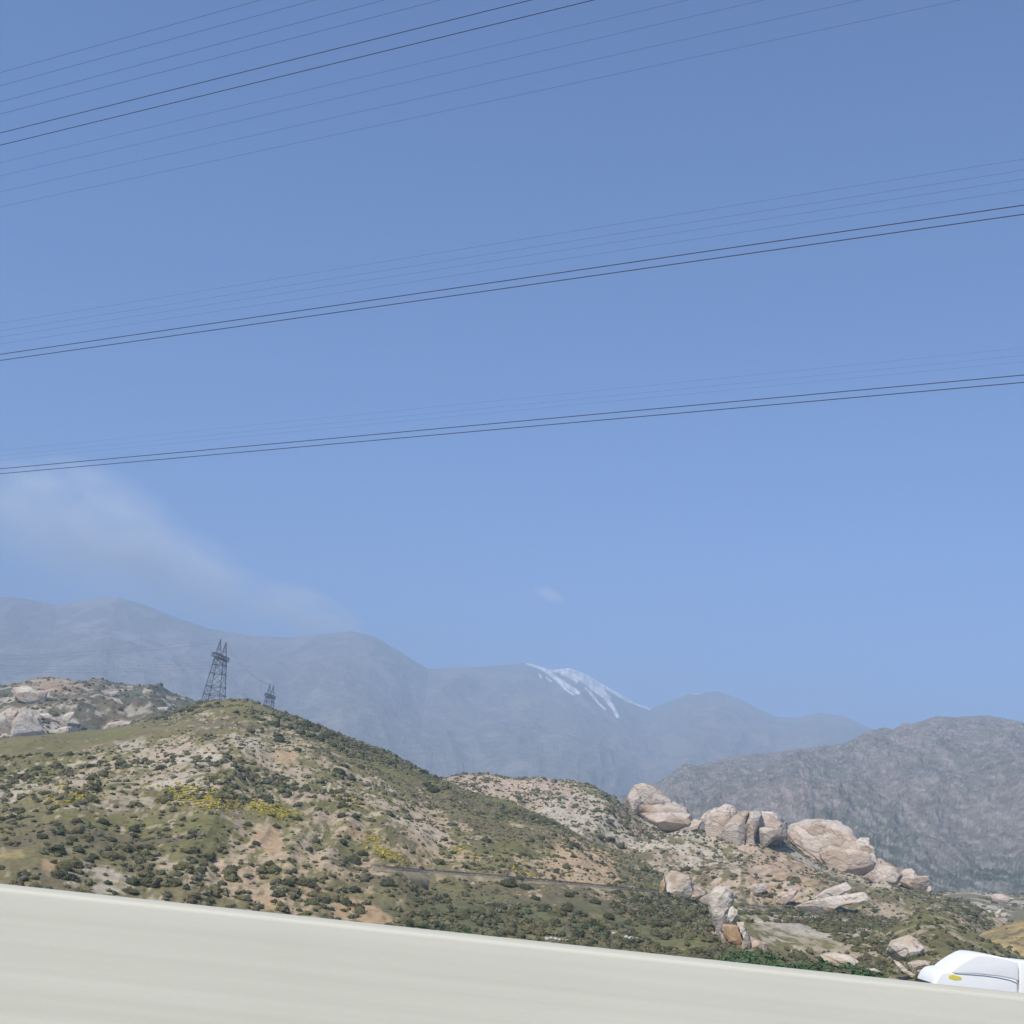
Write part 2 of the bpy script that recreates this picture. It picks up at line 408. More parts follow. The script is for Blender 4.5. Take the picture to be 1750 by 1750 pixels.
# ridge of pale rock and scrub behind it
B = Hill(
    crest=[(500, 1400, 800), (640, 1360, 800), (720, 1338, 800), (765, 1331, 790), (790, 1325, 790), (830, 1324, 785), (865, 1334, 780), (900, 1332, 775), (940, 1332, 770), (970, 1330, 765), (995, 1334, 760),
           (1020, 1346, 750), (1050, 1363, 740), (1075, 1382, 730), (1100, 1398, 725), (1130, 1408, 720), (1180, 1415, 715), (1230, 1422, 710), (1290, 1428, 700), (1340, 1432, 690), (1370, 1447, 680),
           (1400, 1463, 670), (1440, 1482, 660), (1500, 1500, 650), (1560, 1519, 640), (1600, 1530, 630), (1650, 1546, 610), (1700, 1572, 600), (1760, 1610, 600), (1900, 1660, 600)],
    base=[(500, 1440, 560), (800, 1385, 560), (975, 1450, 505), (1060, 1490, 470), (1150, 1540, 430), (1260, 1580, 405), (1400, 1600, 410), (1520, 1605, 420), (1650, 1640, 425), (1900, 1680, 425)],
    convex=.25, back=.4, amp=6, scale=60, seed=9, gully=5, fine=.55)

def colB(P, px, py, t):
    x, y = P[..., 0], P[..., 1]
    n1 = fbm(x / 34, y / 34, 201, 4); n2 = fbm(x / 5, y / 9, 202, 4, .6); n3 = fbm(x / 1.8, y / 3, 203, 3, .6)
    c = np.ones(x.shape + (3,)) * np.array(BROWNG)
    c = mixc(c, OLIVE, sm(.4, .62, n1))
    bare = .43 * np.ones(x.shape)
    for e in ((1150, 1450, 120, 30, 10, .12), (1230, 1470, 80, 30, 10, .1), (1000, 1390, 60, 40, 20, .4), (860, 1345, 110, 28, 3, .6)):
        bare += e[5] * ell(px, py, *e[:5])
    for e in ((1040, 1360, 50, 14, 35, .5), (1500, 1520, 140, 20, 12, .3)):
        bare -= e[5] * ell(px, py, *e[:5])
    k = sm(.05, -.05, n2 * .55 + n3 * .45 - (.5 + (np.clip(bare, -.1, 1.1) - .5) * .40))
    soil = mixc(np.ones(c.shape) * np.array((.38, .30, .20)), WHITE, .7 * sm(.45, .68, n1))
    soil = mixc(soil, (.44, .335, .25), np.clip(ell(px, py, 870, 1342, 150, 28, 3) + .7 * ell(px, py, 1330, 1490, 140, 45, 8), 0, 1))
    c = c * (1 - k[..., None]) + soil * k[..., None]
    wob = (n2 - .5) * 20
    strata = .5 + .5 * np.sin((px * .45 + py * 1.25) * .42 + 5 * n1)
    for poly, kd, fe, st in (
            ([(1068, 1378), (1120, 1400), (1185, 1414), (1270, 1436), (1200, 1440), (1110, 1415)], WHITE, 4, .8),
            ([(1340, 1434), (1400, 1466), (1500, 1502), (1590, 1528), (1500, 1520), (1400, 1490), (1350, 1460)], (.46, .39, .31), 4, .8),
            ([(1045, 1405), (1095, 1415), (1085, 1450), (1075, 1455)], PINK, 5, .8),
            ([(1120, 1450), (1140, 1455), (1135, 1480), (1120, 1475)], PINK, 4, .6),
            ([(1280, 1470), (1320, 1455), (1345, 1470), (1400, 1490), (1390, 1530), (1350, 1550), (1300, 1535), (1275, 1500)], (.43, .30, .19), 8, .9),
            ([(1390, 1490), (1410, 1500), (1400, 1530), (1365, 1540)], GOLD, 5, .6),
            ([(1490, 1545), (1540, 1545), (1555, 1560), (1530, 1572), (1480, 1568)], (.45, .36, .26), 5, .8),
            ([(895, 1378), (950, 1358), (1010, 1362), (1045, 1390), (1060, 1405), (1035, 1418), (1000, 1402), (940, 1402)], WHITE, 6, .5),
            ([(1520, 1530), (1600, 1545), (1610, 1560), (1540, 1555)], OLIVE, 6, .7)):
        mk = st * poly_mask(px + wob, py + wob * .4, poly, fe) * sm(.40, .54, n3 * .5 + n2 * .5)
        c = mixc(c, kd, mk)
    zone = poly_mask(px, py, [(1280, 1475), (1400, 1480), (1500, 1520), (1480, 1560), (1300, 1545)], 12)
    c = c * (1 + (.35 * (strata - .5) * zone)[..., None])
    return c
B.build('hill', M_HILL, None, 500, 1850, 900, 190, colB)

# olive mound at the right
F = Hill(crest=[(1380, 1690, 300), (1440, 1655, 310), (1480, 1625, 320), (1510, 1598, 325), (1540, 1572, 330), (1575, 1557, 330), (1610, 1561, 330), (1640, 1577, 325), (1670, 1598, 320), (1710, 1617, 315), (1760, 1640, 310), (1850, 1680, 300), (1950, 1710, 300)],
         base=[(1380, 1720, 240), (1600, 1735, 225), (1950, 1760, 220)], convex=.6, back=.5, amp=1.6, scale=24, seed=14, gully=.8, fine=.35)
def colF(P, px, py, t):
    x, y = P[..., 0], P[..., 1]
    n1 = fbm(x / 14, y / 14, 301, 4); n2 = fbm(x / 3, y / 4, 302, 4, .6)
    c = mixc(np.ones(x.shape + (3,)) * np.array((.15, .13, .062)), GRASS, sm(.42, .6, n1))
    c = mixc(c, DARKG, .7 * ell(px, py, 1740, 1660, 90, 25, 12))
    c = mixc(c, SOIL, .8 * sm(.56, .66, n2) + 0 * n1)
    return c
F.build('hill', M_HILL, None, 1370, 1900, 260, 110, colF)

# golden slope at the far right
G = Hill(crest=[(1600, 1650, 430), (1650, 1610, 440), (1685, 1592, 450), (1720, 1580, 455), (1760, 1568, 460), (1850, 1545, 465), (1950, 1540, 465)],
         base=[(1600, 1680, 380), (1700, 1660, 370), (1950, 1700, 365)], convex=.3, back=.4, amp=2, scale=24, seed=19, gully=1.2, fine=.35)
def colG(P, px, py, t):
    x, y = P[..., 0], P[..., 1]
    n2 = fbm(x / 4, y / 5, 402, 4, .6)
    c = mixc(np.ones(x.shape + (3,)) * np.array(GOLD), OLIVE, .7 * sm(.45, .65, fbm(x / 15, y / 15, 403, 3)))
    return mixc(c, BROWNG, sm(.58, .66, n2))
G.build('hill', M_HILL, None, 1590, 1900, 160, 70, colG)

# low valley with pale terraces beyond the railway, right
Hh = Hill(crest=[(1480, 1545, 1150), (1560, 1535, 1180), (1600, 1526, 1200), (1650, 1524, 1200), (1700, 1527, 1200), (1760, 1530, 1200), (1950, 1540, 1200)],
          base=[(1480, 1620, 640), (1650, 1625, 650), (1950, 1670, 650)], convex=.1, back=.1, amp=3, scale=60, seed=23, gully=2, fine=.4)
def colH(P, px, py, t):
    x, y = P[..., 0], P[..., 1]
    n2 = fbm(x / 9, y / 40, 502, 4, .6)
    c = mixc(np.ones(x.shape + (3,)) * np.array((.17, .15, .10)), OLIVE, sm(.4, .6, fbm(x / 50, y / 90, 503, 3)))
    return mixc(c, (.42, .36, .28), sm(.56, .66, n2))
Hh.build('hill', M_HILL, None, 1480, 1900, 260, 120, colH)

# pale badland hill at the left, behind
E = Hill(crest=[(-300, 1190, 1300), (-100, 1182, 1300), (0, 1173, 1300), (30, 1169, 1300), (60, 1160, 1300), (90, 1158, 1300), (125, 1167, 1300), (170, 1163, 1310), (200, 1167, 1320), (260, 1173, 1330), (300, 1186, 1340), (345, 1199, 1350), (400, 1225, 1360), (500, 1260, 1380)],
         base=[(-300, 1300, 900), (0, 1285, 900), (300, 1265, 900), (500, 1275, 900)], convex=.2, back=.4, amp=9, scale=90, seed=31, gully=9, fine=1.0)
def colE(P, px, py, t):
    x, y = P[..., 0], P[..., 1]
    n1 = fbm(x / 60, y / 60, 601, 4); n2 = fbm(x / 12, y / 20, 602, 4, .6)
    c = mixc(np.ones(x.shape + (3,)) * np.array((.13, .13, .085)), BROWNG, sm(.4, .6, n1))
    b = .15 + .3 * ell(px, py, 60, 1200, 90, 50) + .15 * ell(px, py, 90, 1165, 60, 16) * 2
    c = mixc(c, (.42, .36, .28), .9 * sm(.05, -.05, n2 - (.33 + b * .35)))
    c = mixc(c, (.38, .27, .18), .8 * ell(px, py, 95, 1170, 50, 16))
    wob = (n2 - .5) * 14
    for poly in (c1((80, 262), (160, 250), (232, 288), (300, 285), (285, 345), (190, 365), (90, 325)), c1((-60, 430), (70, 376), (190, 415), (262, 470), (400, 420), (440, 400), (430, 520), (420, 560), (-60, 570)), c1((600, 525), (640, 475), (720, 455), (810, 472), (700, 520))):
        c = mixc(c, (.52, .45, .36), .9 * poly_mask(px + wob, py + wob * .5, poly, 2.5) * sm(.36, .46, n2))
    return c
E.build('hill', M_FARHILL, None, -280, 520, 380, 120, colE)

# grey rocky mountain at the right
D = Hill(crest=[(1000, 1400, 2700), (1080, 1370, 2750), (1120, 1350, 2800), (1140, 1340, 2850), (1170, 1320, 2900), (1200, 1307, 2950), (1260, 1292, 3000), (1330, 1284, 3050), (1400, 1274, 3100), (1440, 1269, 3150), (1490, 1251, 3200),
                (1540, 1246, 3250), (1570, 1233, 3250), (1600, 1222, 3250), (1630, 1224, 3250), (1660, 1223, 3250), (1690, 1221, 3250), (1720, 1228, 3250), (1760, 1236, 3250), (1950, 1275, 3250)],
         base=[(1000, 1480, 1250), (1300, 1500, 1250), (1600, 1560, 1250), (1950, 1600, 1250)], convex=.15, back=.5, amp=40, scale=300, seed=41, gully=22, crest_amp=.12, fine=6)
def colD(P, px, py, t):
    x, y = P[..., 0], P[..., 1]
    n1 = fbm(x / 260, y / 260, 701, 4); n2 = fbm(x / 6, y / 45, 702, 5, .72); n3 = fbm(x / 40, y / 160, 704, 4, .6)
    c = mixc(np.ones(x.shape + (3,)) * np.array((.215, .195, .17)), (.165, .16, .13), sm(.42, .62, n3))
    c = mixc(c, (.34, .31, .28), .6 * sm(.44, .70, n2))
    c = mixc(c, (.36, .26, .23), .5 * ell(px, py, 1350, 1370, 80, 25) * sm(.4, .6, n2))
    c = mixc(c, (.07, .09, .055), .75 * np.clip(ell(px, py, 1500, 1440, 110, 40, 30) + ell(px, py, 1700, 1500, 120, 30), 0, 1) * sm(.62, .5, n2))
    return c
D.build('mountain', M_FARHILL, None, 1020, 1880, 620, 230, colD)

# far mountains
M2 = Hill(crest=[(-400, 1050, 9000), (-150, 1035, 9000), (0, 1020, 9000), (30, 1021, 9000), (100, 1034, 9000), (150, 1024, 9000), (200, 1020, 9000), (250, 1034, 9000), (300, 1055, 9000), (360, 1075, 9000), (430, 1087, 9000), (500, 1090, 9000), (560, 1083, 9000),
                 (600, 1079, 9050), (640, 1088, 9100), (680, 1111, 9200), (710, 1131, 9300), (733, 1143, 9450), (790, 1141, 9800), (840, 1138, 10100), (880, 1134, 10400), (900, 1132, 10400), (925, 1139, 10400), (948, 1144, 10400), (972, 1141, 10400), (1000, 1151, 10400), (1030, 1169, 10400),
                 (1060, 1186, 10400), (1090, 1203, 10400), (1112, 1211, 10400), (1150, 1196, 10480), (1180, 1186, 10480), (1205, 1184, 10480), (1225, 1181, 10480), (1260, 1193, 10480), (1300, 1213, 10480), (1330, 1225, 10480), (1360, 1227, 10480), (1400, 1218, 10480),
                 (1440, 1223, 10480), (1480, 1241, 10480), (1530, 1262, 10480), (1650, 1290, 10480), (1900, 1320, 10480)],
          base=[(-400, 1290, 4200), (0, 1330, 4200), (600, 1395, 4250), (900, 1430, 4300), (1300, 1465, 4400), (1900, 1510, 4400)], convex=.05, back=.5, amp=75, scale=1400, seed=61, gully=75, crest_amp=.05, fine=5)
SNOW = [([(903, 1133), (920, 1138), (938, 1148), (953, 1161), (972, 1174), (988, 1184)], 3.2), ([(953, 1163), (966, 1178), (980, 1187)], 1.6),
        ([(947, 1144), (972, 1141), (992, 1147), (1012, 1158), (1034, 1170), (1056, 1183), (1075, 1196)], 5.0), ([(962, 1149), (985, 1156), (1010, 1168), (1030, 1180)], 4.2), ([(1008, 1164), (1024, 1178), (1040, 1190)], 3.0), ([(990, 1153), (1004, 1168), (1020, 1182), (1036, 1195), (1046, 1206), (1055, 1224)], 2.8),
        ([(1000, 1176), (1012, 1188), (1024, 1202), (1034, 1213)], 1.8), ([(1028, 1172), (1033, 1186), (1042, 1198)], 1.8), ([(965, 1150), (980, 1158), (985, 1162)], 4), ([(1056, 1186), (1070, 1196), (1095, 1206), (1110, 1212)], 1.6),
        ([(934, 1157), (942, 1164)], 1.4), ([(1186, 1186), (1198, 1185)], .7), ([(922, 1152), (925, 1158)], 1.2)]
def colM2(P, px, py, t):
    x, y = P[..., 0], P[..., 1]
    n2 = fbm(x / 150, y / 400, 902, 5, .6)
    c = mixc(np.ones(x.shape + (3,)) * np.array((.19, .18, .155)), (.245, .225, .19), sm(.5, .65, n2))
    c = mixc(c, (.5, .5, .5), .25 * ell(px, py, 200, 1065, 90, 40, 20) * sm(.52, .62, n2))
    s_ = np.zeros(px.shape); sel = (px > 880) & (px < 1420) & (py > 1115) & (py < 1240) & (t <= 1.02)
    qx, qy = px[sel], py[sel] + (n2[sel] - .5) * 5; acc = np.zeros(qx.shape)
    for pts, wd in SNOW:
        for (ax, ay), (bx, by) in zip(pts[:-1], pts[1:]):
            L = (bx - ax) ** 2 + (by - ay) ** 2
            u = np.clip(((qx - ax) * (bx - ax) + (qy - ay) * (by - ay)) / L, 0, 1)
            d = np.hypot(qx - ax - u * (bx - ax), qy - ay - u * (by - ay))
            acc = np.maximum(acc, sm(wd * 1.55, wd * .6, d))
    s_[sel] = acc * (.55 + .45 * sm(.36, .56, fbm(qx / 5, qy / 9, 911, 3)))
    return mixc(c, (.9, .9, .92), s_)
M2.build('mountain', M_MOUNT, None, -330, 1860, 1750, 300, colM2, t0=-.05)
LAYERS = dict(A=A, B=B, F=F, G=G, H=Hh, E=E, D=D)

# ------------------------------------------------------------------ sandstone outcrops
def inflate(name, outline, rho, thick, parent, tone=(.50, .42, .34), seed=0, off=None, strata=.5, sdir=(.25, 1.0), freq=.55, N=120, K=30, rough=.15):
    """a rounded boulder with real thickness whose face has the given outline"""
    O = np.array(outline, float); c = O.mean(0)
    Q = np.vstack([O, O[:1]]); L = np.r_[0, np.cumsum(np.hypot(*np.diff(Q, axis=0).T))]
    u = np.linspace(0, L[-1], N, endpoint=False)
    R = np.stack([np.interp(u, L, Q[:, 0]), np.interp(u, L, Q[:, 1])], -1)
    R = .25 * np.roll(R, 1, 0) + .5 * R + .25 * np.roll(R, -1, 0)
    fw = ray(*c); fw = fw / np.hypot(fw[0], fw[1]); toward = np.array([-fw[0], -fw[1], 0.0])
    side = np.array([fw[1], -fw[0], 0.0])
    if off is not None:
        fq = np.vstack([c + (R[::6] - c) * k_ for k_ in (.95, .5)]); H_, ok_ = off.hit(fq[:, 0], fq[:, 1], 220); rr = np.hypot(H_[:, 0], H_[:, 1])
        g_ok = ok_ if ok_.sum() > 6 else np.ones(len(rr), bool)
        plane = np.linalg.lstsq(np.c_[fq[g_ok] - c, np.ones(g_ok.sum())], rr[g_ok], rcond=None)[0]
        plane[0] = np.clip(plane[0], -.5, .5); plane[1] = np.clip(plane[1], -2.5, 1.0)
    zm = float(at(c[0], c[1], rho)[2]); tilt = .5 if off is None else 0
    def ring(s, sgn):
        q = c + (R - c) * s
        if off is not None:          # lies on the slope
            P = at(q[:, 0], q[:, 1], plane[0] * (q[:, 0] - c[0]) + plane[1] * (q[:, 1] - c[1]) + plane[2])
        else:
            P = at(q[:, 0], q[:, 1], rho)
        d = sgn * thick * (1 - s ** 3.6) ** .5
        return P + toward * (d - tilt * (np.maximum(P[:, 2] - zm, 0) + .25 * np.minimum(P[:, 2] - zm, 0)) + (.4 * thick + 1.0 if off is not None else 0))[:, None]
    ss = np.sin(np.linspace(math.pi / 2, 0.03, K))
    rings = [ring(s, 1) for s in ss] + [ring(s, -1) for s in ss[1:]]
    V = np.vstack(rings)
    o = V.mean(0); l = V - o; k = 1.0 / max(thick, 1.0)
    U = l @ side; Wz = l[:, 2]; Dp = l @ toward
    n = fbm3(U * k * 1.1 + seed * 3.7, Wz * k * 1.1, Dp * k * 1.1, seed, 4) - .5
    n_hi = fbm3(U * k * 4 + seed, Wz * k * 6, Dp * k * 4, seed + 9, 3) - .5
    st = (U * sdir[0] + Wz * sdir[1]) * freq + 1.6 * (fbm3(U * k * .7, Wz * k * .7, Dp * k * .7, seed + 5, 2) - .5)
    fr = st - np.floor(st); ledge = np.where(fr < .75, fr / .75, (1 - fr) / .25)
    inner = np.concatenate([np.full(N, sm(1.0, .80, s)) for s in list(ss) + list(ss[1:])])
    disp = thick * (.40 * n + rough * 1.6 * n_hi) + strata * (ledge - .5) * inner
    V = V + toward * (disp * inner * np.sign(np.concatenate([np.ones(N * K), -np.ones(N * (K - 1))])))[:, None]
    V[:, 2] += (n_hi * thick * .16)
    V = V + side * (n_hi * thick * .16)[:, None]
    # flat broken faces
    rr_ = np.random.default_rng(seed + 77); l = V - o
    ext = np.array([np.abs(l @ side).max(), np.abs(l[:, 2]).max(), thick])
    q = np.stack([l @ side, l[:, 2], l @ toward], -1) / ext
    for _k in range(9):
        d_ = rr_.normal(size=3) * np.array((.6, .6, 1)); d_[2] = abs(d_[2]) + .6; d_ /= np.linalg.norm(d_)
        ex = np.maximum(0, q @ d_ - rr_.uniform(.68, .95)); q = q - d_ * (ex * .85)[:, None]
    q = q * ext
    V = o + side * q[:, :1] + np.array((0, 0, 1.0)) * q[:, 1:2] + toward * q[:, 2:3]
    tone = np.array(tone); var = fbm3(U * k * .8, Wz * k * 1.6, Dp * k, seed + 31, 3)
    C = np.ones((len(V), 3)) * tone
    C = mixc(C, tone * np.array((.80, .72, .64)), sm(.45, .65, var))
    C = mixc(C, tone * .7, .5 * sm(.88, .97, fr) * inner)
    f = []
    idx = np.arange(N)
    def band(a, b, flip):
        q = np.stack([a + idx, a + (idx + 1) % N, b + (idx + 1) % N, b + idx], -1)
        return q[:, ::-1] if flip else q
    for r in range(K - 1): f.append(band(r * N, (r + 1) * N, False))
    prev = 0
    for r in range(K - 1):
        cur = (K + r) * N; f.append(band(prev, cur, True)); prev = cur
    F_ = np.vstack(f)
    V = np.vstack([V, V[(K - 1) * N:K * N].mean(0), V[-N:].mean(0)]); C = np.vstack([C, C[-1:], C[-1:]])
    nf, nb = len(V) - 2, len(V) - 1
    e = np.vstack([np.stack([(K - 1) * N + idx, (K - 1) * N + (idx + 1) % N, np.full(N, nf), np.full(N, nf)], -1),
                   np.stack([(2 * K - 2) * N + (idx + 1) % N, (2 * K - 2) * N + idx, np.full(N, nb), np.full(N, nb)], -1)])
    faces = [tuple(q) for q in F_] + [tuple(q[:3]) for q in e]
    base = np.array(parent.location) if parent else np.zeros(3)
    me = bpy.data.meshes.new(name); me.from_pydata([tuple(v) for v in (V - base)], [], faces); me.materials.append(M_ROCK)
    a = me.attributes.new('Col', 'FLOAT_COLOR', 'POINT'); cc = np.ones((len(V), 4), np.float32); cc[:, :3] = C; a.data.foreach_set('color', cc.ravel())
    me.polygons.foreach_set('use_smooth', [True] * len(me.polygons)); me.update()
    ob = bpy.data.objects.new(name, me); COL.objects.link(ob)
    if parent: ob.parent = parent
    return ob

def c7(*p): return [(1500 + x / 7, 1500 + y / 7) for x, y in p]
def c8(*p): return [(1240 + x / 5.833, 1560 + y / 5.833) for x, y in p]

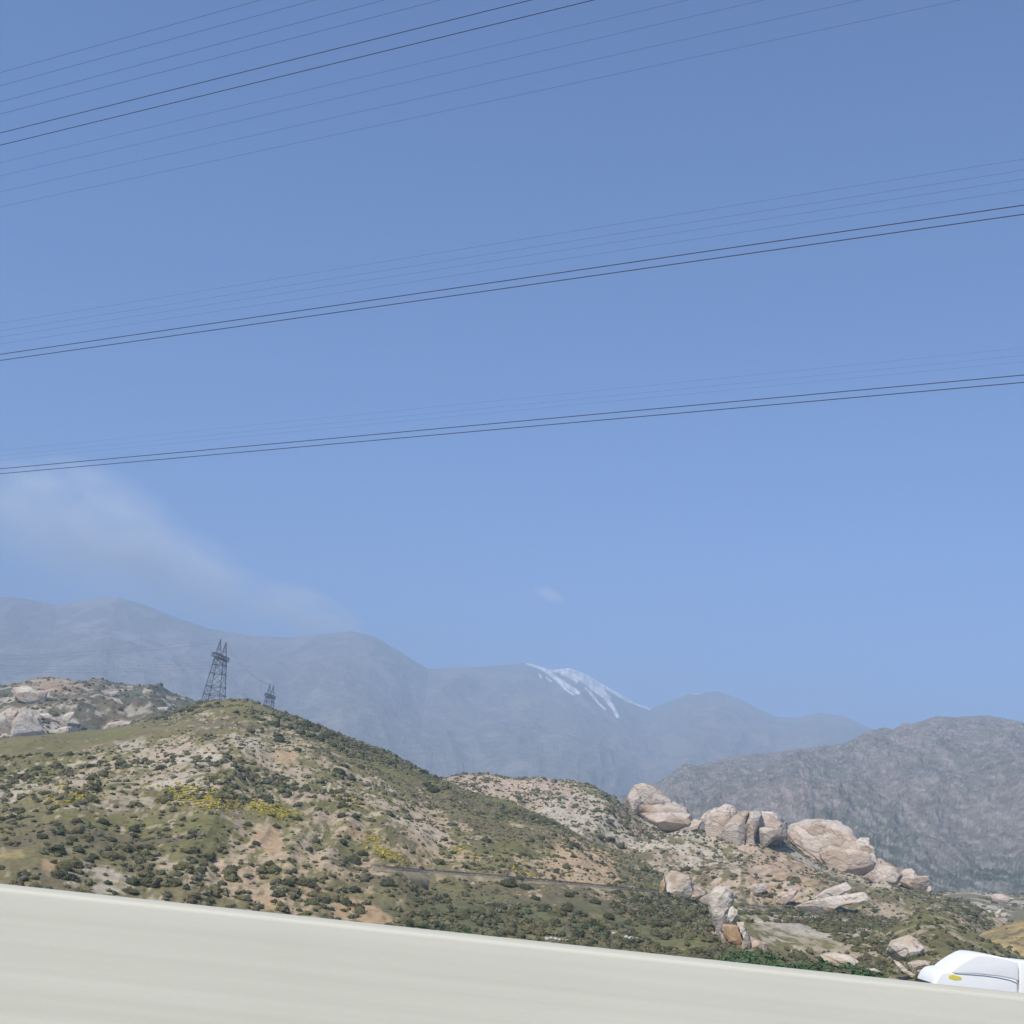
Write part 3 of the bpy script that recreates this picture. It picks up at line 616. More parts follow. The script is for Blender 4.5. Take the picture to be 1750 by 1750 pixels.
PALE = (.58, .485, .39); WARM = (.58, .49, .395); CREAM = (.64, .555, .445); ROSY = (.56, .47, .38); TAN = (.45, .33, .21)
OUTCROPS = [
    ('rock_outcrop', 'tall pink sandstone crag with tilted slabs, highest rock on the middle skyline', 'rock', 728, [
        (c3((915, 605), (940, 575), (960, 550), (980, 515), (1000, 490), (1045, 484), (1080, 520), (1060, 580), (1045, 630), (1000, 655)), 11, ROSY),
        (c3((995, 492), (1040, 480), (1110, 503), (1165, 543), (1215, 575), (1228, 603), (1130, 612), (1050, 612), (1025, 560)), 10, WARM),
        (c3((990, 645), (1040, 600), (1130, 592), (1220, 597), (1310, 633), (1335, 672), (1250, 690), (1130, 695), (1060, 690)), 12, ROSY),
        (c3((1030, 665), (1130, 665), (1250, 660), (1334, 668), (1345, 715), (1275, 768), (1190, 752), (1100, 715)), 12, PALE),
        (c3((925, 605), (965, 555), (1003, 500), (1045, 492), (1105, 512), (1160, 552), (1210, 585), (1300, 640), (1325, 680), (1270, 750), (1190, 740), (1080, 700), (990, 650)), 4, ROSY, 10)]),
    ('rock_outcrop', 'low pale boulder tucked between the tall crag and the cracked dome', 'rock', 722, [
        (c3((1385, 690), (1410, 665), (1450, 643), (1482, 640), (1475, 700), (1420, 720)), 6, CREAM),
        (c3((1300, 735), (1350, 700), (1400, 705), (1380, 750), (1310, 770), (1230, 770)), 6, PALE)]),
    ('rock_outcrop', 'grey-cream dome of cracked rounded blocks on the ridge', 'rock', 708, [
        (c3((1462, 730), (1470, 680), (1485, 640), (1530, 608), (1582, 615), (1612, 652), (1585, 695), (1545, 745), (1595, 795), (1560, 820), (1480, 810)), 11, PALE),
        (c3((1540, 750), (1600, 672), (1640, 650), (1692, 655), (1660, 740), (1640, 790), (1590, 800)), 10, CREAM),
        (c4((-60, 760), (0, 685), (60, 650), (112, 648), (92, 720), (78, 845), (0, 840), (-50, 810)), 12, (.54, .465, .38)),
        (c4((106, 650), (178, 652), (170, 715), (145, 780), (134, 850), (72, 850), (80, 750)), 12, (.55, .475, .385)),
        (c4((176, 652), (240, 658), (288, 690), (300, 732), (262, 765), (162, 752), (166, 700)), 12, CREAM),
        (c4((160, 745), (262, 756), (297, 728), (333, 708), (333, 795), (250, 812), (190, 856), (130, 850), (145, 780)), 11, (.53, .46, .375)),
        (c4((-160, 745), (-150, 680), (-100, 625), (-50, 640), (0, 690), (60, 660), (112, 656), (178, 660), (238, 668), (282, 700), (322, 730), (322, 795), (200, 845), (60, 840), (-60, 800), (-140, 800)), 4, PALE, 10)]),
    ('rock_outcrop', 'largest pinkish sandstone mass with smooth bulges stepping down to the right', 'rock', 690, [
        (c4((328, 790), (335, 740), (430, 704), (520, 696), (620, 708), (700, 743), (738, 795), (775, 875), (700, 905), (560, 880), (520, 900), (430, 885), (365, 850)), 16, ROSY),
        (c4((740, 830), (770, 810), (826, 810), (830, 852), (862, 868), (868, 912), (800, 915), (745, 880)), 7, CREAM),
        (c4((515, 905), (535, 868), (600, 848), (680, 880), (760, 880), (868, 905), (888, 960), (852, 1010), (780, 1036), (700, 1020), (570, 985)), 14, WARM),
        (c4((330, 800), (380, 850), (450, 885), (530, 900), (600, 985), (540, 960), (440, 900), (350, 830)), 5, CREAM),
        (c4((770, 1038), (850, 1003), (878, 932), (950, 972), (1002, 1003), (1025, 1030), (992, 1068), (880, 1070)), 9, PALE),
        (c4((985, 1050), (1030, 998), (1078, 993), (1112, 1040), (1182, 1043), (1188, 1082), (1140, 1115), (1040, 1100)), 8, PALE),
        (c4((340, 790), (345, 750), (430, 716), (520, 708), (620, 720), (695, 755), (760, 830), (820, 830), (855, 905), (950, 985), (1030, 1010), (1100, 1050), (1175, 1060), (1130, 1100), (1000, 1062), (880, 1055), (780, 1030), (600, 985), (480, 905), (370, 845)), 4, WARM, 17)]),
    ('boulder', 'small lone pale boulder at the lower right end of the sandstone mass', 'rock', 642, [
        (c4((1165, 1118), (1175, 1100), (1192, 1096), (1204, 1118), (1190, 1134), (1172, 1132)), 2.6, CREAM)]),
    ('rock_outcrop', 'rounded cream boulder beside the railway, left of the leaning rock', 'rock', 421, [
        (c3((1175, 1140), (1165, 1085), (1180, 1040), (1210, 1008), (1265, 1015), (1330, 1046), (1350, 1110), (1322, 1162), (1250, 1160)), 6, CREAM),
        (c3((1315, 1160), (1340, 1098), (1385, 1115), (1424, 1140), (1414, 1170), (1340, 1172)), 4, PALE),
        (c3((1140, 1150), (1150, 1080), (1175, 1040), (1185, 1090), (1185, 1150)), 3, TAN)]),
    ('rock_outcrop', 'leaning cream rock with a swollen head and a narrow foot', 'rock', 370, [
        (c3((1378, 1180), (1430, 1148), (1480, 1103), (1540, 1103), (1582, 1140), (1588, 1190), (1555, 1235), (1535, 1320), (1522, 1405), (1490, 1355), (1460, 1285), (1430, 1220)), 5, CREAM),
        (c3((1500, 1370), (1525, 1385), (1562, 1462), (1545, 1472), (1512, 1420)), 1.6, CREAM)]),
    ('boulder', 'round pale boulder tucked under the right side of the leaning rock', 'rock', 369, [
        (c3((1543, 1305), (1550, 1240), (1580, 1220), (1612, 1250), (1615, 1302), (1580, 1332), (1550, 1328)), 3.5, CREAM)]),
    ('rock_outcrop', 'tan broken rock foot spreading below the round boulder to the green thicket', 'rock', 362, [
        (c3((1515, 1330), (1600, 1335), (1655, 1370), (1648, 1450), (1560, 1420), (1525, 1390)), 3.5, TAN),
        (c3((1605, 1315), (1650, 1315), (1682, 1400), (1700, 1465), (1660, 1490), (1625, 1485), (1648, 1400), (1620, 1350)), 3, CREAM),
        (c3((1685, 1405), (1740, 1425), (1795, 1448), (1795, 1495), (1740, 1488), (1695, 1485)), 3, PALE)]),
    ('rock_outcrop', 'pale blunt boulder set into the olive mound at the right', 'rock', 318, [
        (c4((920, 1490), (950, 1428), (1050, 1398), (1100, 1418), (1155, 1472), (1125, 1515), (1050, 1538), (980, 1530)), 5, CREAM)]),
    ('rock_outcrop', 'row of jagged pale ledges below the blunt boulder on the mound', 'rock', 300, [
        (c4((965, 1540), (1000, 1555), (1060, 1600), (1140, 1638), (1110, 1645), (1040, 1612), (990, 1580)), 1.6, CREAM),
        (c4((1050, 1560), (1110, 1545), (1192, 1550), (1180, 1580), (1120, 1600), (1070, 1590)), 1.8, PALE),
        (c4((1110, 1605), (1180, 1590), (1160, 1625), (1135, 1640)), 1.2, CREAM)]),
    ('rock_outcrop', 'long low cream slab beside the green thicket near the wall', 'rock', 300, [
        (c8((930, 415), (990, 398), (1080, 393), (1250, 438), (1372, 498), (1340, 545), (1250, 530), (1100, 515), (1020, 490)), 3, CREAM)]),
    ('boulder', 'small cream boulder at the right tip of the green thicket, by the wall', 'rock', 262, [
        (c8((1398, 560), (1480, 556), (1548, 588), (1500, 622), (1432, 645), (1400, 600)), 1.6, CREAM)]),
    ('rock_slab', 'upper of two long pale tilted slabs below the biggest sandstone mass', 'rock', 560, [
        (c4((440, 1185), (560, 1120), (690, 1075), (725, 1118), (640, 1150), (500, 1185)), 4, CREAM)]),
    ('rock_slab', 'lower and longer pale tilted slab above the railway cutting', 'rock', 520, [
        (c4((330, 1228), (420, 1195), (500, 1178), (650, 1155), (800, 1135), (835, 1190), (720, 1195), (640, 1212), (590, 1242)), 4, CREAM)]),
    ('rock_slab', 'thin tan strata ledges slanting across the eroded slope left of the pale slabs', 'rock', 575, [
        (c4((90, 1110), (130, 1090), (200, 1080), (220, 1110), (150, 1150), (100, 1135)), 3, PALE),
        (c4((240, 1200), (330, 1140), (400, 1120), (390, 1150), (330, 1190), (270, 1215)), 2, PALE)]),
    ('rock_outcrop', 'flat pale bluff on the far valley floor at the right edge', 'rock', 1120, [
        (c7((1340, 215), (1400, 190), (1500, 195), (1650, 240), (1500, 295), (1390, 290)), 8, PALE)]),
    ('rock_outcrop', 'winding white rock scar in the dip before the golden slope', 'rock', 800, [
        (c7((1255, 400), (1360, 385), (1370, 440), (1350, 500), (1290, 480), (1300, 430)), 3, CREAM),
        (c7((1370, 470), (1400, 420), (1470, 370), (1480, 390), (1440, 450), (1400, 490)), 2, CREAM),
        (c7((1080, 590), (1180, 515), (1290, 495), (1350, 500), (1260, 545), (1180, 560), (1130, 590)), 3, CREAM),
        (c7((1470, 440), (1560, 410), (1530, 450), (1490, 465)), 1.5, CREAM)]),
    ('rock_outcrop', 'square pale cliff just below the top of the far left hill', 'rock', 1240, [
        (c1((80, 262), (160, 250), (232, 288), (285, 288), (272, 342), (190, 362), (90, 315)), 16, CREAM)]),
    ('rock_outcrop', 'broad white cliffs at the foot of the far left hill', 'rock', 1130, [
        (c1((-60, 450), (0, 415), (70, 378), (110, 400), (100, 470), (60, 545), (-60, 550)), 16, CREAM),
        (c1((70, 470), (130, 385), (190, 418), (232, 440), (262, 500), (310, 548), (200, 552), (60, 552)), 16, (.52, .46, .39)),
        (c1((225, 420), (290, 415), (360, 455), (330, 470), (280, 450)), 6, CREAM),
        (c1((250, 490), (300, 520), (370, 500), (420, 495), (418, 540), (320, 552)), 8, CREAM)]),
    ('rock_outcrop', 'narrow white ledge on the far left hill just above the green crest', 'rock', 1040, [
        (c1((600, 522), (640, 478), (720, 458), (805, 474), (760, 500), (690, 515)), 6, CREAM)]),
    ('rock_outcrop', 'small pale bluff in the middle of the far left hill', 'rock', 1150, [
        (c1((365, 440), (400, 415), (450, 405), (450, 425), (410, 460), (395, 490), (365, 480)), 7, CREAM)]),
    ('rock_outcrop', 'broken white ledges on the right shoulder of the far left hill', 'rock', 1260, [
        (c1((640, 290), (700, 285), (715, 305), (660, 312)), 5, CREAM),
        (c1((660, 320), (720, 335), (750, 365), (700, 350)), 5, CREAM),
        (c1((940, 380), (1010, 378), (1000, 396), (950, 398)), 4, CREAM)]),
]
def rooted(ol, k=1.32):
    """the outline with its foot carried on below ground"""
    o_ = np.array(ol, float); cy = o_[:, 1].mean(); o_[:, 1] = np.where(o_[:, 1] > cy, cy + (o_[:, 1] - cy) * k + 2, o_[:, 1])
    return [tuple(q) for q in o_]
def stand(L, ol, th):
    """range of the slope under the lowest edge of a rock"""
    o_ = np.array(ol); k = np.argsort(-o_[:, 1])[:3]
    h, ok = L.hit(o_[k, 0], o_[k, 1]); r = np.hypot(h[:, 0], h[:, 1])
    thc = np.arctan2(h[:, 0], h[:, 1]); rc = L.params(thc)[0]
    return float(np.min(np.where(ok, r, rc))) + .48 * th
MODE = ['B', 'B', 'B', 'B', 'B', 'A', 'A', 'A', 'A', 'F', 'F', 'A', 'A', 'B', 'B', 'B', 'H', 'H', 'E', 'E', 'E', 'E', 'E']
for i, (nm, lab, cat, rho, parts) in enumerate(OUTCROPS):
    md = MODE[i]; L = LAYERS[md[-1]]; drape = L if md[0] == 'd' else None
    parts = [(p_[0], p_[1] * (.55 if md[-1] in 'EH' else 1), p_[2], p_[3] if len(p_) > 3 else 0) for p_ in parts]
    base = np.array(parts[0][0]); bx = base[:, 0].mean(); by = max(p[1] for q in parts for p in q[0])
    grp = 'sandstone outcrops of the pass'
    if len(parts) == 1:
        o = inflate(nm, rooted(parts[0][0]), stand(L, parts[0][0], parts[0][1]), parts[0][1], None, off=drape, tone=parts[0][2], seed=i * 11, strata=min(.9, parts[0][1] * .12), freq=3.2 / (parts[0][1] + .8))
        tag(o, lab, cat, grp)
    else:
        root = empty(nm, [float(v) for v in at(bx, by, stand(L, parts[0][0], parts[0][1]))]); tag(root, lab, cat, grp)
        bpy.context.view_layer.update()
        for j, (ol, th, tone, dp) in enumerate(parts):
            inflate('block', rooted(ol), stand(L, ol, th) + dp, th, root, tone, off=drape, seed=i * 11 + j * 3, strata=min(1.5, th * .11), freq=2.6 / (th + 1))

# ------------------------------------------------------------------ shrubs
def ico(sub):
    import bmesh
    b = bmesh.new(); bmesh.ops.create_icosphere(b, subdivisions=sub, radius=1); b.verts.ensure_lookup_table()
    v = np.array([q.co[:] for q in b.verts]); f = np.array([[q.index for q in p.verts] for p in b.faces]); b.free()
    return v, f
IV1, IF1 = ico(1); IV2, IF2 = ico(2)
def blob(seed, V, amp=.55, flat=.75):
    r = np.random.default_rng(seed); a = r.uniform(-50, 50, 3)
    n = fbm3(V[:, 0] * 1.7 + a[0], V[:, 1] * 1.7 + a[1], V[:, 2] * 1.7 + a[2], seed, 3)
    v = V * (1 + amp * 2 * (n - .5))[:, None] * (1 + r.uniform(-.13, .13, (len(V), 1)))
    v[:, 2] = np.where(v[:, 2] < -.3, -.3 + (v[:, 2] + .3) * .3, v[:, 2]) * flat + .22
    return v
def leafy(seed, nleaf=260, IV=None, IFc=None, sz=1.0):
    """dark core with a shell of leaf sprays"""
    r = np.random.default_rng(seed)
    v = blob(seed, IV2 if IV is None else IV, .75); f = (IF2 if IV is None else IFc).copy()
    d = r.normal(size=(nleaf, 3)); d /= np.linalg.norm(d, axis=1)[:, None]; d[:, 2] = np.abs(d[:, 2]) * 1.0 - .18
    a = np.random.default_rng(seed).uniform(-50, 50, 3)
    n = fbm3(d[:, 0] * 1.7 + a[0], d[:, 1] * 1.7 + a[1], d[:, 2] * 1.7 + a[2], seed, 3)
    c = d * (1 + 1.5 * (n - .5) + r.uniform(-.1, .28, nleaf))[:, None]; c[:, 2] = c[:, 2] * .75 + .22
    t = r.normal(size=(nleaf, 3)); u = np.cross(d, t); u /= np.linalg.norm(u, axis=1)[:, None]; w_ = np.cross(d, u) + d * r.uniform(-.8, .8, (nleaf, 1))
    s = r.uniform(.08, .19, (nleaf, 1)) * sz
    q = np.stack([c - u * s, c + w_ * s, c + u * s * .9], 1).reshape(-1, 3)
    nv = len(v); f2 = np.arange(nleaf * 3).reshape(-1, 3) + nv
    V = np.vstack([v, q]); Fc = np.vstack([f, f2])
    sh = np.concatenate([np.full(nv, .85), np.repeat(r.uniform(.75, 1.5, nleaf), 3)])
    return V, Fc, sh
SMALL = [(blob(100 + k, IV1), IF1, np.ones(len(IV1))) for k in range(10)]
MID = [leafy(140 + k, 46, IV1, IF1, 1.7) for k in range(8)]

shrubs = []          # (pos, radius, colour, zone)
def vis_scatter(L, n, fn, px0, px1, py0, py1, zone):
    """spread shrubs over a slope by ground area, thinned by fn(px,py,x,y)"""
    a0 = np.arctan2(*at(px0, 1350, 500.)[:2]); a1 = np.arctan2(*at(px1, 1350, 500.)[:2])
    th = RNG.uniform(a0, a1, n); t = RNG.uniform(-.08, 1.03, n)
    rc, zc, rb, zb = L.params(th); rho = rb + (rc - rb) * t
    keep = RNG.uniform(0, 1, n) < rho / rc
    P = L.pos(th, rho); px, py = proj(P)
    keep &= (px > px0) & (px < px1) & (py > py0) & (py < py1)
    P = P[keep]; px = px[keep]; py = py[keep]
    dens, size, cols = fn(px, py, P[:, 0], P[:, 1])
    k = RNG.uniform(0, 1, len(P)) < dens
    for p, s, c in zip(P[k], size[k], cols[k]): shrubs.append((p, float(s), c, zone))

def pal(n):
    base = np.array([(.075, .080, .036), (.10, .098, .046), (.058, .068, .034), (.125, .11, .06), (.095, .082, .048), (.08, .088, .05), (.14, .13, .08)])
    return base[RNG.integers(0, len(base), n)] * RNG.uniform(.9, 1.55, (n, 1))

def dA(px, py, x, y):
    n1 = fbm(x / 22, y / 22, 111, 3); n2 = fbm(x / 60, y / 60, 113, 3)
    d = .36 + .64 * sm(.40, .60, n1)
    for e in ((150, 1255, 250, 18, -4), (405, 1203, 60, 12, 0), (110, 1275, 160, 22, -6)): d = d - .8 * ell(px, py, *e)
    for e in ((455, 1434, 26, 26, 0), (640, 1565, 30, 18, 20), (470, 1545, 20, 12, 0), (20, 1460, 30, 10, 0)): d = d - .9 * ell(px, py, *e)
    d = d + .5 * ell(px, py, 330, 1510, 300, 50, 6) + .4 * ell(px, py, 560, 1500, 150, 60, 10) - .35 * ell(px, py, 1000, 1565, 240, 40, 7)
    d = d + .35 * ell(px, py, 290, 1310, 190, 50, 0) - .45 * ell(px, py, 1390, 1605, 150, 36, 9)
    s = RNG.lognormal(-.78, .42, len(px)); s = np.clip(s * (.8 + .6 * sm(.45, .6, n2)), .2, 1.45)
    return np.clip(d, 0, 1), s, pal(len(px))
vis_scatter(A, 42000, dA, -40, 1560, 1195, 1720, 'A')
def dB(px, py, x, y):
    d = .30 + .6 * sm(.42, .6, fbm(x / 22, y / 22, 211, 3))
    d = d - .5 * ell(px, py, 1330, 1500, 60, 30) - .5 * ell(px, py, 1440, 1530, 60, 18)
    return np.clip(d, 0, 1), np.clip(RNG.lognormal(-.55, .42, len(px)), .3, 2.2), pal(len(px))
vis_scatter(B, 20000, dB, 740, 1700, 1315, 1620, 'B')
def dF(px, py, x, y):
    return .35 * np.ones(len(px)), np.clip(RNG.lognormal(-.9, .4, len(px)), .2, 1.0), pal(len(px)) * .9
vis_scatter(F, 2600, dF, 1450, 1800, 1550, 1720, 'F')
vis_scatter(G, 120, dF, 1650, 1800, 1570, 1700, 'F')
def dE(px, py, x, y):
    return .5 * np.ones(len(px)), np.clip(RNG.lognormal(.25, .4, len(px)), .8, 3), pal(len(px))
vis_scatter(E, 1800, dE, -40, 400, 1155, 1280, 'E')
vis_scatter(Hh, 500, dE, 1580, 1790, 1515, 1600, 'E')

for i_, (nm, lab, cat, rho, parts) in enumerate(OUTCROPS):
    md = MODE[i_]; L = LAYERS[md[-1]]
    if md[-1] in 'EH': continue
    for ol, th, tn in [p_[:3] for p_ in parts]:
        o_ = np.array(ol); c_ = o_.mean(0); low = o_[o_[:, 1] > c_[1]]
        if len(low) < 2: continue
        k_ = RNG.integers(0, len(low) - 1, 9); u_ = RNG.uniform(0, 1, (9, 1)); q_ = low[k_] * (1 - u_) + low[k_ + 1] * u_
        q_ = q_ + RNG.normal(0, 1, (9, 2)) * np.array((5, 1.5)) + np.array((0, 3.0))
        h_, ok_ = L.hit(q_[:, 0], q_[:, 1], 250)
        for p_, o2 in zip(h_, ok_):
            if o2: shrubs.append((p_, float(RNG.uniform(.4, 1.1)), pal(1)[0], 'R'))

# large dark bushes that stand out, each where it grows
BIG = []
for x, y, r in ((270, 590, 45), (160, 460, 28), (240, 490, 42), (330, 510, 34), (430, 490, 46), (400, 540, 40), (510, 575, 45), (565, 555, 45), (590, 615, 32), (380, 640, 28), (760, 745, 28), (630, 780, 46), (665, 740, 30), (705, 815, 38),
                (1125, 775, 36), (1200, 805, 28), (1150, 850, 42), (1190, 890, 50), (1265, 870, 42), (380, 440, 20), (500, 500, 25), (545, 515, 26), (600, 560, 28), (720, 1490, 52), (750, 1590, 36), (540, 1555, 34), (920, 1450, 56), (1065, 1485, 36),
                (250, 1110, 26), (80, 1095, 36), (130, 1205, 38), (1640, 1450, 60), (120, 1140, 18), (710, 1310, 55), (770, 1270, 45), (650, 1200, 40), (720, 1045, 40), (640, 1040, 36), (380, 1060, 30), (450, 1240, 35), (215, 1330, 40), (320, 1440, 50), (470, 1460, 45), (240, 1550, 22), (1700, 1420, 40)):
    BIG.append((400 + x / 3.5, 1100 + y / 3.5, r / 3.5))
for x, y, r in ((120, 680, 22), (420, 670, 30), (610, 1080, 46), (430, 1180, 40), (340, 1250, 56), (250, 1170, 40), (470, 1245, 45), (800, 1120, 42), (1300, 362, 26), (1090, 408, 26), (1140, 404, 30), (320, 1320, 26), (830, 1310, 22), (790, 1440, 56), (870, 1450, 56), (525, 1440, 32), (640, 1440, 34), (950, 1420, 34), (1030, 1450, 40), (1190, 1390, 40),
                (540, 740, 30), (1240, 1290, 40), (1380, 1360, 44), (900, 1230, 40), (1000, 1120, 34), (140, 1390, 44), (350, 1400, 50), (420, 1410, 46), (720, 1290, 36), (660, 1180, 40), (560, 1290, 36), (1660, 560, 40), (1250, 380, 24)):
    BIG.append((x / 3.5, 1100 + y / 3.5, r / 3.5))
for x, y, r in ((630, 860, 42), (325, 915, 34), (590, 1250, 55), (600, 1170, 40), (250, 1105, 44), (340, 1120, 48), (1080, 1290, 32), (1130, 1340, 40), (1240, 1355, 22), (840, 1290, 44), (760, 1200, 46), (900, 1230, 40), (990, 1200, 36), (1060, 1200, 36), (700, 1340, 44), (460, 1240, 44), (520, 1320, 36), (845, 830, 40), (785, 815, 34), (1060, 1010, 34), (515, 800, 20), (630, 930, 22), (1330, 1200, 24), (400, 1180, 36), (960, 1330, 40), (820, 1390, 36), (1180, 1420, 34)):
    BIG.append((800 + x / 3.5, 1200 + y / 3.5, r / 3.5))
bp = np.array(BIG)
hA, okA = A.hit(bp[:, 0], bp[:, 1]); hB, okB = B.hit(bp[:, 0], bp[:, 1])
big_list = []
for i, (x, y, r) in enumerate(BIG):
    p = hA[i] if okA[i] else (hB[i] if okB[i] else hA[i])
    rad = .74 * r * np.hypot(p[0], p[1]) / FPX
    big_list.append((p, float(rad), np.array((.045, .058, .032)) * random.uniform(.8, 1.25), 'BIG', x, y))

def appar(s): return s[1] / np.linalg.norm(s[0])
def hidden(p):
    """behind the wall or behind a nearer slope"""
    x, y = proj(p[None])
    return y[0] > 1512 + .107 * x[0]
shrubs = [s for s in shrubs if not hidden(s[0] + np.array((0, 0, s[1])))]
shrubs.sort(key=appar, reverse=True)
NIND = 300 - len(big_list)
indiv, rest = shrubs[:NIND], shrubs[NIND:]

LV = []
for k in range(7):
    V, Fc, sh = leafy(300 + k)
    me_cols = []
    for tone in ((.075, .08, .04), (.115, .11, .05), (.145, .13, .064)):
        me = bpy.data.meshes.new('shrub')
        me.from_pydata([tuple(v) for v in V], [], [tuple(int(q) for q in f) for f in Fc]); me.materials.append(M_FOLI)
        a = me.attributes.new('Col', 'FLOAT_COLOR', 'POINT'); c = np.ones((len(V), 4), np.float32); c[:, :3] = np.array(tone) * sh[:, None]
        a.data.foreach_set('color', c.ravel()); me.polygons.foreach_set('use_smooth', [False] * len(me.polygons)); me.update(); me_cols.append(me)
    LV.append(me_cols)

MARKS = [(340, 1365, 'the big yellow flower patch'), (128, 1366, 'the left yellow flower patch'), (455, 1385, 'the small yellow patch right of the big one'), (455, 1434, 'the middle orange patch'),
         (640, 1562, 'the orange bank at the wall'), (470, 1545, 'the orange scrape near the wall'), (400, 1215, 'the grassy summit'), (490, 1295, 'the upper orange patch'), (735, 1328, 'the twin ridge bushes'),
         (1000, 1490, 'the tan gully'), (1170, 1510, 'the boulder by the railway'), (1215, 1560, 'the leaning rock'), (1120, 1380, 'the tall pink crag'), (1265, 1410, 'the cracked dome rock'), (1440, 1450, 'the biggest sandstone mass'),
         (1430, 1530, 'the pale tilted slabs'), (1545, 1620, 'the blunt boulder on the mound'), (1290, 1640, 'the green thicket'), (950, 1607, 'the white boulder row'), (1065, 1603, 'the pale boulders on the bank'), (20, 1460, 'the straw patch at left edge'),
         (90, 1480, 'the lower left orange patch'), (860, 1345, 'the pink rock ridge'), (760, 1490, 'the left end of the railway'), (1380, 1562, 'the right-hand railway'), (665, 1463, 'the hill-foot yellow flowers'), (600, 1366, 'the ridge yellow flowers'),
         (980, 1395, 'the white speckled slope'), (1330, 1500, 'the eroded orange slope'), (230, 1275, 'the pale upper ledge'), (100, 1300, 'the green upper left slope'), (230, 1500, 'the lower left slope by the wall'), (560, 1500, 'the hill-foot scrub'), (1000, 1560, 'the green bank'), (1600, 1610, 'the olive mound')]
NUM = ['first', 'second', 'third', 'fourth', 'fifth', 'sixth', 'seventh', 'eighth', 'ninth', 'tenth', 'eleventh', 'twelfth', 'thirteenth', 'fourteenth', 'fifteenth', 'sixteenth', 'seventeenth', 'eighteenth', 'nineteenth', 'twentieth']
def near_mark(x, y):
    d = [math.hypot(x - a, (y - b) * 1.6) for a, b, _ in MARKS]; k = int(np.argmin(d)); a, b, ph = MARKS[k]
    dx, dy = x - a, (y - b) * 1.6
    rel = ('left of' if dx < 0 else 'right of') if abs(dx) > abs(dy) else ('above' if dy < 0 else 'below')
    return rel + ' ' + ph

def put_shrub(p, r, tone, lab, grp, nm='shrub'):
    o = bpy.data.objects.new(nm, random.choice(LV)[tone]); COL.objects.link(o)
    o.location = (p[0], p[1], p[2] - .12 * r); o.rotation_euler = (0, 0, random.uniform(0, 6.28))
    k = r * 1.0; o.scale = (k * random.uniform(.9, 1.15), k * random.uniform(.9, 1.15), k * random.uniform(.8, 1.1))
    return tag(o, lab, 'shrub', grp)
SPECIAL = {(980, 1445): 'single round dark tree at the head of the tan gully in the middle', (893, 1461): 'single round dark bush on the green slope left of the tan gully',
           (721, 1321): 'taller of two dark bushes on the right ridge skyline of the main hill', (742, 1330): 'smaller of two dark bushes on the right ridge skyline of the main hill',
           (477, 1268): 'large dark bush clump beside the orange patch right of the summit', (371, 1203): 'round dark bush at the foot of the near pylon'}
todo = {}
for p, r, c, z, x, y in big_list:
    lab = None
    for (sx, sy), sl_ in SPECIAL.items():
        if abs(sx - x) < 2 and abs(sy - y) < 3: lab = sl_
    if lab: put_shrub(p, r, 0, lab, None)
    else: todo.setdefault(near_mark(x, y), []).append((x, p, r, 0))
for p, r, c, z in indiv:
    x, y = proj(p[None]); todo.setdefault(near_mark(x[0], y[0]), []).append((x[0], p, r, 1 if c[1] < .09 else 2))
for ph, lst in todo.items():
    lst.sort(key=lambda q: q[0])
    for k, (x, p, r, tone) in enumerate(lst):
        if len(lst) == 1: lab = 'large dark shrub ' + ph
        elif len(lst) == 2: lab = ('left-hand' if k == 0 else 'right-hand') + ' of two large shrubs ' + ph
        else: lab = (NUM[k] if k < 20 else 'later') + ' large shrub from left, ' + ph
        put_shrub(p, r, tone, lab, 'large shrubs on the slopes')

def merge_parts(items, SMALL):
    """one joined mass of small bushes"""
    P = np.array([q[0] for q in items]); R = np.array([q[1] for q in items]); C = np.array([q[2] for q in items])
    which = RNG.integers(0, len(SMALL), len(items)); vs, fs, cs = [], [], []; n = 0
    for w_ in range(len(SMALL)):
        k = which == w_; m_ = int(k.sum())
        if not m_: continue
        b = SMALL[w_][0][None]; a = RNG.uniform(0, 6.28, m_)[:, None]; ca, sa = np.cos(a), np.sin(a)
        sc = R[k][:, None, None] * RNG.uniform(.8, 1.25, (m_, 1, 3))
        q = np.stack([b[..., 0] * ca - b[..., 1] * sa, b[..., 0] * sa + b[..., 1] * ca, np.broadcast_to(b[..., 2], (m_, b.shape[1]))], -1) * sc
        q = q * RNG.uniform(.85, 1.15, q.shape[:2])[..., None] + P[k][:, None, :] - np.array((0, 0, .12)) * R[k][:, None, None]
        f = SMALL[w_][1][None] + (np.arange(m_) * b.shape[1])[:, None, None] + n
        vs.append(q.reshape(-1, 3)); fs.append(f.reshape(-1, 3)); n += m_ * b.shape[1]
        cs.append((C[k][:, None, :] * RNG.uniform(.75, 1.3, (m_, b.shape[1], 1)) * SMALL[w_][2][None, :, None]).reshape(-1, 3))
    return np.vstack(vs), np.vstack(fs), np.vstack(cs)
def merged(name, items, label, cat, nmid=0):
    v, f, c = merge_parts(items[nmid:], SMALL)
    if nmid:
        v2, f2, c2 = merge_parts(items[:nmid], MID); f = np.vstack([f, f2 + len(v)]); v = np.vstack([v, v2]); c = np.vstack([c, c2])
    return tag(mesh_np(name, v, f, M_FOLI, col=c, smooth=False), label, cat, kind='stuff')
merged('scrub', [(p, r, c) for p, r, c, z in rest], 'olive and grey-green scrub dotting all the hillsides', 'scrub', 5000)

